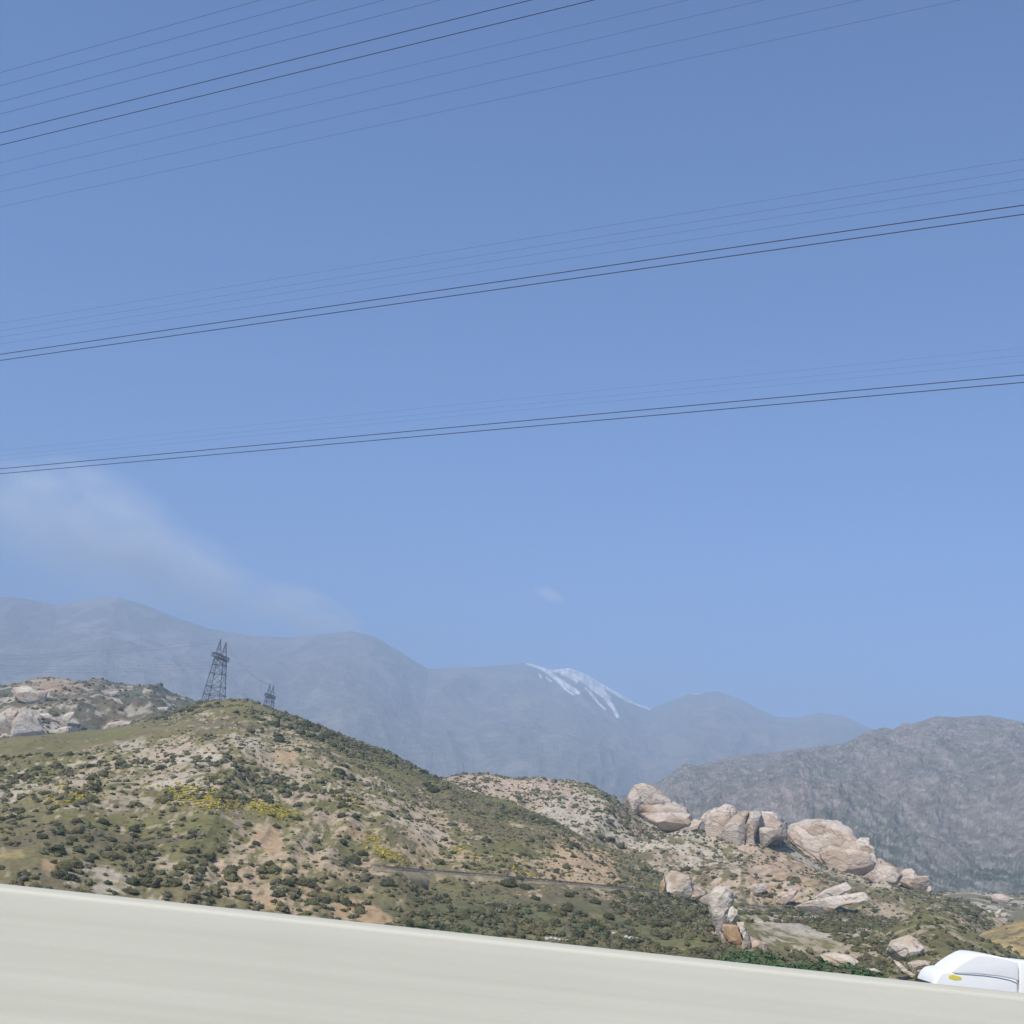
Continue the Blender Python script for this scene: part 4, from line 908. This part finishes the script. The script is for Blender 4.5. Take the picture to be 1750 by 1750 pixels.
# yellow flowering patches
yl = []
for cx, cy, rx, ry, rot, n in ((340, 1365, 62, 17, 8, 620), (128, 1366, 46, 10, 0, 230), (455, 1385, 52, 11, 14, 300), (108, 1345, 10, 5, 0, 22), (53, 1327, 6, 4, 0, 14), (590, 1366, 30, 8, 25, 60), (665, 1463, 34, 9, 25, 120), (640, 1435, 14, 8, 30, 30), (790, 1458, 30, 8, 20, 34), (170, 1335, 16, 8, 0, 22), (880, 1488, 30, 8, 15, 34), (250, 1310, 60, 20, 0, 22)):
    a = RNG.normal(0, .55, (n, 2)); c, s_ = math.cos(math.radians(rot)), math.sin(math.radians(rot))
    X = cx + a[:, 0] * rx * c - a[:, 1] * ry * s_; Y = cy + a[:, 0] * rx * s_ + a[:, 1] * ry * c
    h, ok = A.hit(X, Y, 250)
    for p, o in zip(h, ok):
        if o: yl.append((p, float(RNG.uniform(.2, .5)), np.array((.40, .32, .045)) * RNG.uniform(.45, 1.05)))
merged('yellow_wildflowers', yl, 'yellow wildflower patches across the main hill', 'wildflowers')

# bright green thicket at the foot of the leaning rock
def thicket(name, spots, label):
    vs, fs, cs = [], [], []; n = 0
    sx = np.array([q[0] for q in spots]); sy = np.array([q[1] for q in spots]); hh_, ok_ = A.hit(sx, sy, 300)
    for (x, y, rho, r), hq in zip(spots, hh_):
        rho = np.hypot(hq[0], hq[1]) - 1.2 * r - 1
        p = at(x, y, rho); nl = 70
        d = RNG.normal(size=(nl, 3)); d /= np.linalg.norm(d, axis=1)[:, None]
        c = p + d * (r * RNG.uniform(.35, 1.0, (nl, 1))) * np.array((1.1, 1.1, .9))
        t = RNG.normal(size=(nl, 3)); u = np.cross(d, t); u /= np.linalg.norm(u, axis=1)[:, None]; v = np.cross(d, u) + .4 * RNG.normal(size=(nl, 3))
        s = RNG.uniform(.12, .34, (nl, 1)) * (r ** .5)
        q = np.stack([c - u * s, c - v * s * .7, c + u * s, c + v * s * .7], 1).reshape(-1, 3)
        vs.append(q); fs.append(np.arange(nl * 4).reshape(-1, 4) + n); n += nl * 4
        cs.append(np.repeat(np.array((.07, .13, .04)) * RNG.uniform(.55, 1.3, (nl, 1)) * RNG.uniform(.7, 1.2), 4, 0))
    return tag(mesh_np(name, np.vstack(vs), np.vstack(fs), M_FOLI, col=np.vstack(cs), smooth=False), label, 'thicket', kind='stuff')
sp = []
TOPL = [(1225, 1640), (1250, 1628), (1290, 1626), (1330, 1632), (1340, 1650), (1390, 1645), (1405, 1632), (1420, 1640), (1450, 1648), (1480, 1658), (1520, 1668), (1560, 1678)]
for k in range(800):
    x = RNG.uniform(1205, 1570); top = np.interp(x, [a for a, b in TOPL], [b for a, b in TOPL]) + 6; bot = 1520 + .107 * x + 25
    y = RNG.uniform(top, max(bot, top + 4)); f = (y - top) / max(1, bot - top)
    sp.append((x, y, 262 - 60 * f + RNG.uniform(-5, 5), RNG.uniform(.8, 1.7)))
for k in range(60):
    x = RNG.uniform(690, 800); y = 1520 + .107 * x + RNG.uniform(-16, 14); sp.append((x, y, RNG.uniform(228, 240), RNG.uniform(.4, .8)))
thicket('green_thicket', sp, 'bright green leafy thicket lining the wash below the rocks')

# ------------------------------------------------------------------ loose white rocks just above the wall
def stones(pts, grp, labs):
    for i, (x, y, r) in enumerate(pts):
        h, ok = A.hit(np.array([x]), np.array([y])); p = h[0]; rad = r * np.hypot(p[0], p[1]) / FPX
        v = blob(700 + i * 3 + int(x), IV2, .5, .8) * rad
        o = mesh_np('boulder', v, IF2, M_ROCK, col=np.tile((.5, .46, .40), (len(v), 1)), smooth=False)
        o.location = [float(q) for q in p]; tag(o, NUM[i] + ' from left, ' + labs, 'rock', grp)
stones([(934, 1607, 4.5), (941, 1605, 3.5), (949, 1607, 4.0), (956, 1608, 3.0), (962, 1609, 3.0), (970, 1611, 4.0)], 'small white boulders touching the wall top', 'small white boulder in the short row just above the concrete wall')
stones([(1035, 1597, 4), (1042, 1597, 3.5), (1048, 1598, 4), (1055, 1601, 3.5), (1070, 1603, 4), (1078, 1606, 5), (1088, 1606, 4), (1096, 1609, 3.5)], 'small pale boulders on the green bank', 'small pale boulder in the broken line across the green bank')

# ------------------------------------------------------------------ railway
def railway(name, pix, L, label):
    a = np.array(pix, float); n = 60
    u = np.linspace(0, 1, n); k = np.linspace(0, 1, len(a))
    X = np.interp(u, k, a[:, 0]); Y = np.interp(u, k, a[:, 1])
    P, ok = L.hit(X, Y)
    for it in range(4): P[1:-1] = .25 * P[:-2] + .5 * P[1:-1] + .25 * P[2:]
    root = empty(name, [float(v) for v in P[0]]); tag(root, label, 'railway')
    o = P[0]
    T = np.gradient(P, axis=0); T[:, 2] = 0; T /= np.linalg.norm(T, axis=1)[:, None]; Nn = np.stack([T[:, 1], -T[:, 0], np.zeros(n)], -1)
    def sweep(nm, sec, mat):
        m = len(sec); V = np.concatenate([P - o + Nn * s + np.array((0, 0, h)) for s, h in sec]); idx = np.arange(m * n).reshape(m, n)
        f = [(idx[i, j], idx[(i + 1) % m, j], idx[(i + 1) % m, j + 1], idx[i, j + 1]) for i in range(m) for j in range(n - 1)]
        return mesh_np(nm, V, f, mat, root, smooth=False)
    sweep('embankment', [(-9, -5), (-2.4, -.05), (2.4, -.05), (9, -5)], M_EMB)
    sweep('ballast_bank', [(-1.8, -.1), (-1.4, .22), (1.4, .22), (1.8, -.1)], M_BALLAST)
    for s in (-.72, .72): sweep('rail', [(s - .08, .40), (s - .08, .60), (s + .08, .60), (s + .08, .40)], M_RAIL)
    mb = MB(); L_ = np.r_[0, np.cumsum(np.linalg.norm(np.diff(P, axis=0), axis=1))]
    for d in np.arange(1, L_[-1] - 1, 1.6):
        c = np.array([np.interp(d, L_, P[:, i]) for i in range(3)]) - o; nn = np.array([np.interp(d, L_, Nn[:, i]) for i in range(3)])
        mb.bar(c - nn * 1.3 + np.array((0, 0, .31)), c + nn * 1.3 + np.array((0, 0, .31)), .13)
    s_ = mb.build('sleepers', M_SLEEP, root); s_['kind'] = 'stuff'
railway('railway_track', [(640, 1484), (700, 1489), (800, 1496), (900, 1505), (1000, 1514), (1060, 1520), (1120, 1526), (1190, 1533)], A, 'railway line on a low bank crossing the middle slope to the leaning rock')
railway('railway_track', [(1265, 1547), (1330, 1557), (1400, 1566), (1460, 1571), (1520, 1575)], A, 'railway line on the right, passing under the pale slabs')

# ------------------------------------------------------------------ pylons
def pylon(px, py, rho, yaw, k, label):
    p = at(px, py, rho); root = empty('lattice_pylon', [float(v) for v in p]); root.rotation_euler = (0, 0, yaw); tag(root, label, 'pylon', 'pylons on the hill')
    H = 30.0 * k; b0, b1 = 6.6 * k, 3.2 * k; r = .20
    def leg_at(sx, sy, z):
        w = b0 + (b1 - b0) * max(0, min(1, z / H)); return (sx * w, sy * w, z)
    for sx in (-1, 1):
        for sy in (-1, 1):
            mb = MB(); mb.bar(leg_at(sx, sy, -6), leg_at(sx, sy, H), r * 1.35); mb.build('leg', M_STEEL, root)
    levels = [0, 6 * k, 11.5 * k, 20 * k, 26 * k, H]
    for q, z in enumerate(levels[1:], 1):
        mb = MB()
        for a, b in (((-1, -1), (1, -1)), ((1, -1), (1, 1)), ((1, 1), (-1, 1)), ((-1, 1), (-1, -1))): mb.bar(leg_at(*a, z), leg_at(*b, z), r)
        mb.build('ring_brace', M_STEEL, root)
    mb = MB()
    for z0, z1 in zip(levels[:-1], levels[1:]):
        for a, b in (((-1, -1), (1, -1)), ((1, -1), (1, 1)), ((1, 1), (-1, 1)), ((-1, 1), (-1, -1))):
            mb.bar(leg_at(*a, z0), leg_at(*b, z1), r * .7); mb.bar(leg_at(*b, z0), leg_at(*a, z1), r * .7)
    mb.build('cross_bracing', M_STEEL, root)
    arm = MB(); Lh, hw, hh = 13 * k, 1.5 * k, 2.4 * k
    for sy in (-1, 1):
        for z in (H, H + hh): arm.bar((-Lh, sy * hw, z), (Lh, sy * hw, z), r * 1.15)
        xs_ = np.linspace(-Lh, Lh, 11)
        for i_ in range(10): arm.bar((xs_[i_], sy * hw, H + (hh if i_ % 2 else 0)), (xs_[i_ + 1], sy * hw, H + (0 if i_ % 2 else hh)), r * .8)
        for xx in xs_: arm.bar((xx, sy * hw, H), (xx, sy * hw, H + hh), r * .7)
    for xx in np.linspace(-Lh, Lh, 11): arm.bar((xx, -hw, H), (xx, hw, H), r * .7); arm.bar((xx, -hw, H + hh), (xx, hw, H + hh), r * .7)
    arm.build('bridge_truss', M_STEEL, root)
    for s in (-1, 1):
        mb = MB(); apex = (s * 5.5 * k, 0, H + 12.5 * k)
        for a in ((s * 4.2 * k, -hw), (s * 4.2 * k, hw), (s * 6.8 * k, -hw), (s * 6.8 * k, hw)): mb.bar((a[0], a[1], H + hh), apex, r)
        for f_ in (.33, .66):
            q = [tuple(np.array((a0, a1, H + hh)) * (1 - f_) + np.array(apex) * f_) for a0, a1 in ((s * 4.2 * k, -hw), (s * 6.8 * k, -hw), (s * 6.8 * k, hw), (s * 4.2 * k, hw))]
            for i_ in range(4): mb.bar(q[i_], q[(i_ + 1) % 4], r * .7)
        mb.build('earth_wire_peak', M_STEEL, root)
    for xx in (-11, 0, 11):
        mb = MB()
        for i_ in range(9): mb.bar((xx * k, 0, H - .42 * i_), (xx * k, 0, H - .42 * i_ - .3), .28 if i_ % 2 else .18, 8)
        mb.build('insulator_string', M_STEEL, root)
    mw = Matrix.Translation(Vector([float(v) for v in p])) @ Matrix.Rotation(yaw, 4, 'Z')
    return [np.array(mw @ Vector((xx * k, 0, H - 3.6))) for xx in (-11, 0, 11)] + [np.array(mw @ Vector((s * 5.5 * k, 0, H + 12.5 * k))) for s in (-1, 1)]

YAW = math.radians(82)
q1 = pylon(364, 1203, 830, YAW, .98, 'taller steel lattice pylon standing just left of the main summit')
q2 = pylon(453, 1246, 1150, YAW, .95, 'smaller hazy steel pylon half hidden behind the summit on the right')

def cable(name, pts, r, mat, label, grp, n=6):
    """a tube along points"""
    P = np.array(pts, float); T = np.gradient(P, axis=0); T /= np.linalg.norm(T, axis=1)[:, None]
    U = np.cross(T, np.array((0, 0, 1.0))); U /= np.linalg.norm(U, axis=1)[:, None]; V = np.cross(U, T)
    o = P[len(P) // 2]
    rings = [P - o + r * (math.cos(2 * math.pi * k / n) * U + math.sin(2 * math.pi * k / n) * V) for k in range(n)]
    VV = np.concatenate(rings); m = len(P); idx = np.arange(n * m).reshape(n, m)
    f = [(idx[i, j], idx[(i + 1) % n, j], idx[(i + 1) % n, j + 1], idx[i, j + 1]) for i in range(n) for j in range(m - 1)]
    ob = mesh_np(name, VV, f, mat); ob.location = [float(v) for v in o]
    return tag(ob, label, 'cable', grp)
def sag(a, b, s, n=40):
    t = np.linspace(0, 1, n)[:, None]; P = a * (1 - t) + b * t; P[:, 2] -= (4 * s * t * (1 - t))[:, 0]; return P
for i, (a, b) in enumerate(zip(q1, q2)):
    cable('power_cable', sag(a, b, 9 if i < 3 else 6), .045, M_CABLE, ['nearest lower', 'middle lower', 'farthest lower', 'nearer upper', 'farther upper'][i] + ' thin cable sagging between the two pylons over the summit', 'cables between the pylons', 4)
dirL = (q1[1] - q2[1]); 
for i, a in enumerate(q1):
    b = at(-260, 1120 + (i % 3) * 6, 900.)
    cable('power_cable', sag(a, b, 5), .03, M_CABLE, ['nearest lower', 'middle lower', 'farthest lower', 'nearer upper', 'farther upper'][i] + ' thin cable running left from the near pylon', 'cables left of the near pylon', 4)

# ------------------------------------------------------------------ overhead power lines across the sky
VP = ray(-3610., 1132.); VP = VP / np.linalg.norm(VP)
def overhead(py_c, depth, r, label, grp, curve=.0):
    d = ray(875., py_c); P0 = CAM + d * depth / (d @ _f)
    s = np.linspace(-75, 170, 90)[:, None]
    P = P0 + VP * s; P[:, 2] += curve * (s[:, 0] / 100) ** 2 * 1.0
    return cable('overhead_cable', P, r, M_CABLE, label, grp, 6)
overhead(721, 96, .030, 'upper cable of the lowest dark pair crossing the sky', 'overhead lines across the sky')
overhead(731.5, 96, .030, 'lower cable of the lowest dark pair crossing the sky', 'overhead lines across the sky')
overhead(478, 75, .026, 'upper cable of the middle dark pair crossing the sky', 'overhead lines across the sky')
overhead(491, 75, .026, 'lower cable of the middle dark pair crossing the sky', 'overhead lines across the sky')
overhead(8, 45, .015, 'upper cable of the topmost thick pair, leaving through the top edge', 'overhead lines across the sky')
overhead(34, 45, .015, 'lower cable of the topmost thick pair, leaving through the top edge', 'overhead lines across the sky')
ORD = ['first', 'second', 'third', 'fourth', 'fifth']  # ghost images of the lines, added below as thin tubes; no real cables
for i, y in enumerate((-120, -92, -58, -32)):
    overhead(y, 45, .0065, 'added ghost image of cable above the topmost thick pair, %s from the upper left corner' % ORD[i], 'added ghost images of the upper cables')
for i, y in enumerate((71, 99, 133, 165)):
    overhead(y, 48, .0045, 'added ghost image of cable below the topmost thick pair, %s one down' % ORD[i], 'added ghost images of the upper cables')
for i, y in enumerate((412, 428, 441, 456)):
    overhead(y, 75, .0055, 'added ghost image of cable just above the middle dark pair, %s one down' % ORD[i], 'added ghost images of the middle cables')
for i, y in enumerate((682, 693, 702)):
    overhead(y, 96, .0045, 'added ghost image of cable just above the lowest dark pair, %s one down' % ORD[i], 'added ghost images of the lower cables')
# pale wire hanging just above the wall
a_, b_ = at_y(-300, 1478, 70.), at_y(2050, 1722, 70.)
cable('pale_wire', sag(a_, b_, 1.6, 60), .018, M_PALEWIRE, 'thin pale wire hanging just above the concrete wall', None, 5)

# ------------------------------------------------------------------ concrete barrier
M_CONC, t_, b_ = new_mat('weathered_concrete', .85, .25)
g_ = t_.nodes.new('ShaderNodeTexCoord')
mp = t_.nodes.new('ShaderNodeMapping'); mp.inputs['Scale'].default_value = (.22, 6, 20); t_.links.new(g_.outputs['Object'], mp.inputs['Vector'])
n1 = t_.nodes.new('ShaderNodeTexNoise'); n1.inputs['Scale'].default_value = 1.0; n1.inputs['Detail'].default_value = 6; t_.links.new(mp.outputs[0], n1.inputs['Vector'])
n2 = t_.nodes.new('ShaderNodeTexNoise'); n2.inputs['Scale'].default_value = .9; n2.inputs['Detail'].default_value = 3; t_.links.new(g_.outputs['Object'], n2.inputs['Vector'])
n3 = t_.nodes.new('ShaderNodeTexNoise'); n3.inputs['Scale'].default_value = 60; n3.inputs['Detail'].default_value = 4; t_.links.new(g_.outputs['Object'], n3.inputs['Vector'])
ad = t_.nodes.new('ShaderNodeMath'); ad.operation = 'MULTIPLY_ADD'; ad.inputs[1].default_value = .5; t_.links.new(n2.outputs[0], ad.inputs[0]); t_.links.new(n1.outputs[0], ad.inputs[2])
rp = t_.nodes.new('ShaderNodeValToRGB'); t_.links.new(ad.outputs[0], rp.inputs[0])
rp.color_ramp.elements[0].position = .55; rp.color_ramp.elements[1].position = .95
rp.color_ramp.elements[0].color = (.492, .470, .366, 1); rp.color_ramp.elements[1].color = (.578, .548, .432, 1)
t_.links.new(rp.outputs[0], b_.inputs['Base Color'])
bu = t_.nodes.new('ShaderNodeBump'); bu.inputs['Strength'].default_value = .15; bu.inputs['Distance'].default_value = .004; t_.links.new(n3.outputs[0], bu.inputs['Height']); t_.links.new(bu.outputs[0], b_.inputs['Normal'])
zt = BAR_TOP; pr = [(-.24, 0), (-.24, .075), (-.10, .33), (0.0, zt), (.17, zt), (.27, .33), (.41, .075), (.41, 0)]
mb = MB(); n = len(pr); X0, X1 = -120.0, 120.0
mb.add([(X0, BAR_Y + y, z) for y, z in pr] + [(X1, BAR_Y + y, z) for y, z in pr], [(k, (k + 1) % n, n + (k + 1) % n, n + k) for k in range(n)] + [tuple(range(n)), tuple(range(2 * n - 1, n - 1, -1))])
o = mb.build('concrete_barrier', M_CONC, None, bevel=.012, segs=3)
tag(o, 'long pale concrete median barrier across the bottom of the view', 'barrier')

# ------------------------------------------------------------------ white truck on the lower carriageway
tp = lambda *pts: [(float(q[0]), float(q[2])) for q in (at_y(float(x) + 22 * (1 - (x - 1571) / 172), float(y) + 2.3 * (1 - (x - 1571) / 172), TRUCK_Y) for x, y in pts)]
x_front = tp((1571, 1690))[0][0]
root = empty('white_truck', (x_front, TRUCK_Y, ROAD_Z)); tag(root, 'white box truck with rounded roof fairing and yellow mark, behind the barrier', 'truck')
def loc(p): return [(x - x_front, z - ROAD_Z) for x, z in p]
roof = loc(tp((1573, 1684), (1576, 1674), (1582, 1664), (1590, 1658), (1601, 1656), (1620, 1656.5), (1660, 1660), (1700, 1665), (1741, 1672)))
xr = roof[-1][0]; Wd = 2.35
cabp = roof + [(xr, .95), (.15, .95), (-.05, 1.5), (-.02, 2.0)]
mb = MB(); mb.prism(cabp, 0, Wd); mb.build('cab', M_WHITE, root, bevel=.16, segs=5)
fair = loc(tp((1607, 1662), (1609, 1657), (1617, 1651), (1629, 1643.5), (1642, 1637), (1653, 1632.2), (1662, 1630), (1674, 1630.6), (1690, 1632.6), (1710, 1636), (1728, 1640), (1737, 1643.5), (1741, 1652), (1741.5, 1678), (1725, 1673), (1700, 1668.5), (1660, 1664.5)))
mb = MB(); mb.prism(fair, -.012, Wd + .012); fo = mb.build('roof_fairing', M_WHITE, root, bevel=.24, segs=6)
seam = loc(tp((1614, 1661), (1640, 1663.2), (1670, 1665.6), (1700, 1669.5), (1722, 1674), (1741, 1681)))
mb = MB()
for a, b in zip(seam[:-1], seam[1:]): mb.bar((a[0], -.02, a[1]), (b[0], -.02, b[1]), .018)
mb.build('seam', M_SEAM, root)
yl_ = loc(tp((1603, 1665), (1612, 1664), (1628, 1668), (1629, 1672.5), (1616, 1673.5), (1604, 1670)))
mb = MB(); mb.prism(yl_, -.012, .02); mb.build('yellow_mark', M_YELLOW, root)
bx = loc(tp((1742.5, 1643.5)))[0]
mb = MB(); mb.box((bx[0], -.02, 1.0), (bx[0] + 7.5, Wd + .02, bx[1])); mb.build('cargo_box', M_WHITE, root, bevel=.04)
mb = MB(); mb.box((.2, .15, .55), (bx[0] + 7.4, Wd - .15, .95)); mb.build('chassis', M_TYRE, root)
mb = MB(); mb.box((-1.3, .08, .7), (.12, Wd - .08, 1.75)); mb.build('hood', M_WHITE, root, bevel=.15)
mb = MB(); mb.box((.55, -.012, 1.75), (1.5, .03, 2.45)); mb.build('door_window', M_DARKGLASS, root)
mb = MB(); mb.prism([(-.075, 1.85), (-.045, 1.85), (.0, 2.5), (-.03, 2.5)], .15, Wd - .15); mb.build('windscreen', M_DARKGLASS, root)
for xw in (-.5, bx[0] + 1.2, bx[0] + 5.6):
    for yw in (.02, Wd - .32):
        mb = MB(); mb.bar((xw, yw, .5), (xw, yw + .3, .5), .5, 28); wo = mb.build('wheel', M_TYRE, root)
        mb = MB(); mb.bar((xw, yw - .02, .5), (xw, yw + .32, .5), .28, 20); mb.build('rim', M_RIM, wo)

# ------------------------------------------------------------------ air and clouds
def volume_mat(name, dens, col, aniso=.2):
    m = bpy.data.materials.new(name); m.use_nodes = True; t = m.node_tree; t.nodes.clear()
    o = t.nodes.new('ShaderNodeOutputMaterial'); v = t.nodes.new('ShaderNodeVolumePrincipled')
    v.inputs['Color'].default_value = (*col, 1); v.inputs['Density'].default_value = dens; v.inputs['Anisotropy'].default_value = aniso
    t.links.new(v.outputs[0], o.inputs['Volume']); return m, t, v
mh, _, _ = volume_mat('pale_haze', HAZE_DENSITY, (.40, .525, .69), -.18)
mb = MB(); mb.box((-14000, -1500, -40), (14000, 13700, HAZE_TOP)); ho = mb.build('haze', mh)
tag(ho, 'pale blue haze filling the pass', 'haze', kind='stuff')

def cloud(name, cx, cy, rho, size, rot, dens, label, scale, seed, thr):
    """soft cloud: a closed body of uneven density"""
    p = at(cx, cy, rho); m, t, v = volume_mat(name + '_vapour', 0, (1.0, .995, .985), .0)
    g = t.nodes.new('ShaderNodeTexCoord')
    ln = t.nodes.new('ShaderNodeVectorMath'); ln.operation = 'LENGTH'; t.links.new(g.outputs['Object'], ln.inputs[0])
    no = t.nodes.new('ShaderNodeTexNoise'); no.inputs['Scale'].default_value = scale; no.inputs['Detail'].default_value = 7; no.inputs['Roughness'].default_value = .6
    mp = t.nodes.new('ShaderNodeMapping'); mp.inputs['Location'].default_value = (seed, seed * .7, 0); t.links.new(g.outputs['Object'], mp.inputs[0]); t.links.new(mp.outputs[0], no.inputs['Vector'])
    fa = t.nodes.new('ShaderNodeMapRange'); fa.inputs[1].default_value = 1.0; fa.inputs[2].default_value = .15; fa.inputs[3].default_value = 0; fa.inputs[4].default_value = 1; fa.interpolation_type = 'SMOOTHSTEP'
    t.links.new(ln.outputs['Value'], fa.inputs[0])
    nn = t.nodes.new('ShaderNodeMapRange'); nn.inputs[1].default_value = thr; nn.inputs[2].default_value = thr + .3; t.links.new(no.outputs[0], nn.inputs[0])
    mu = t.nodes.new('ShaderNodeMath'); mu.operation = 'MULTIPLY'; t.links.new(fa.outputs[0], mu.inputs[0]); t.links.new(nn.outputs[0], mu.inputs[1])
    m2 = t.nodes.new('ShaderNodeMath'); m2.operation = 'MULTIPLY'; m2.inputs[1].default_value = dens; t.links.new(mu.outputs[0], m2.inputs[0])
    t.links.new(m2.outputs[0], v.inputs['Density'])
    o = mesh_np(name, IV2, IF2, m, smooth=True); o.location = [float(q) for q in p]; o.scale = size; o.rotation_euler = (0, math.radians(rot), 0)
    tag(o, label, 'cloud', 'clouds over the far mountains'); return o
cloud('cloud', 130, 890, 16500, (1750, 1100, 900), 10, 4.2e-3, 'largest soft grey-white cloud at the left over the far ridge', 2.3, 3, .40)
cloud('cloud', 320, 985, 16800, (1650, 1000, 660), 20, 4.6e-3, 'soft cloud bank trailing down to the right onto the far ridge', 2.4, 9, .39)
cloud('cloud', 525, 1052, 17400, (1050, 900, 430), 16, 4.6e-3, 'pale cloud tail resting on the hazy mountain shoulder', 2.2, 15, .37)
cloud('cloud', 170, 968, 18600, (2600, 900, 800), 12, 9e-4, 'thin veil of cloud filling the gap between cloud bank and left ridge', 1.6, 27, .30)
cloud('cloud', 940, 1017, 14200, (250, 200, 95), 18, 7e-3, 'tiny wisp of white cloud alone above the snowy peak', 1.8, 21, .3)
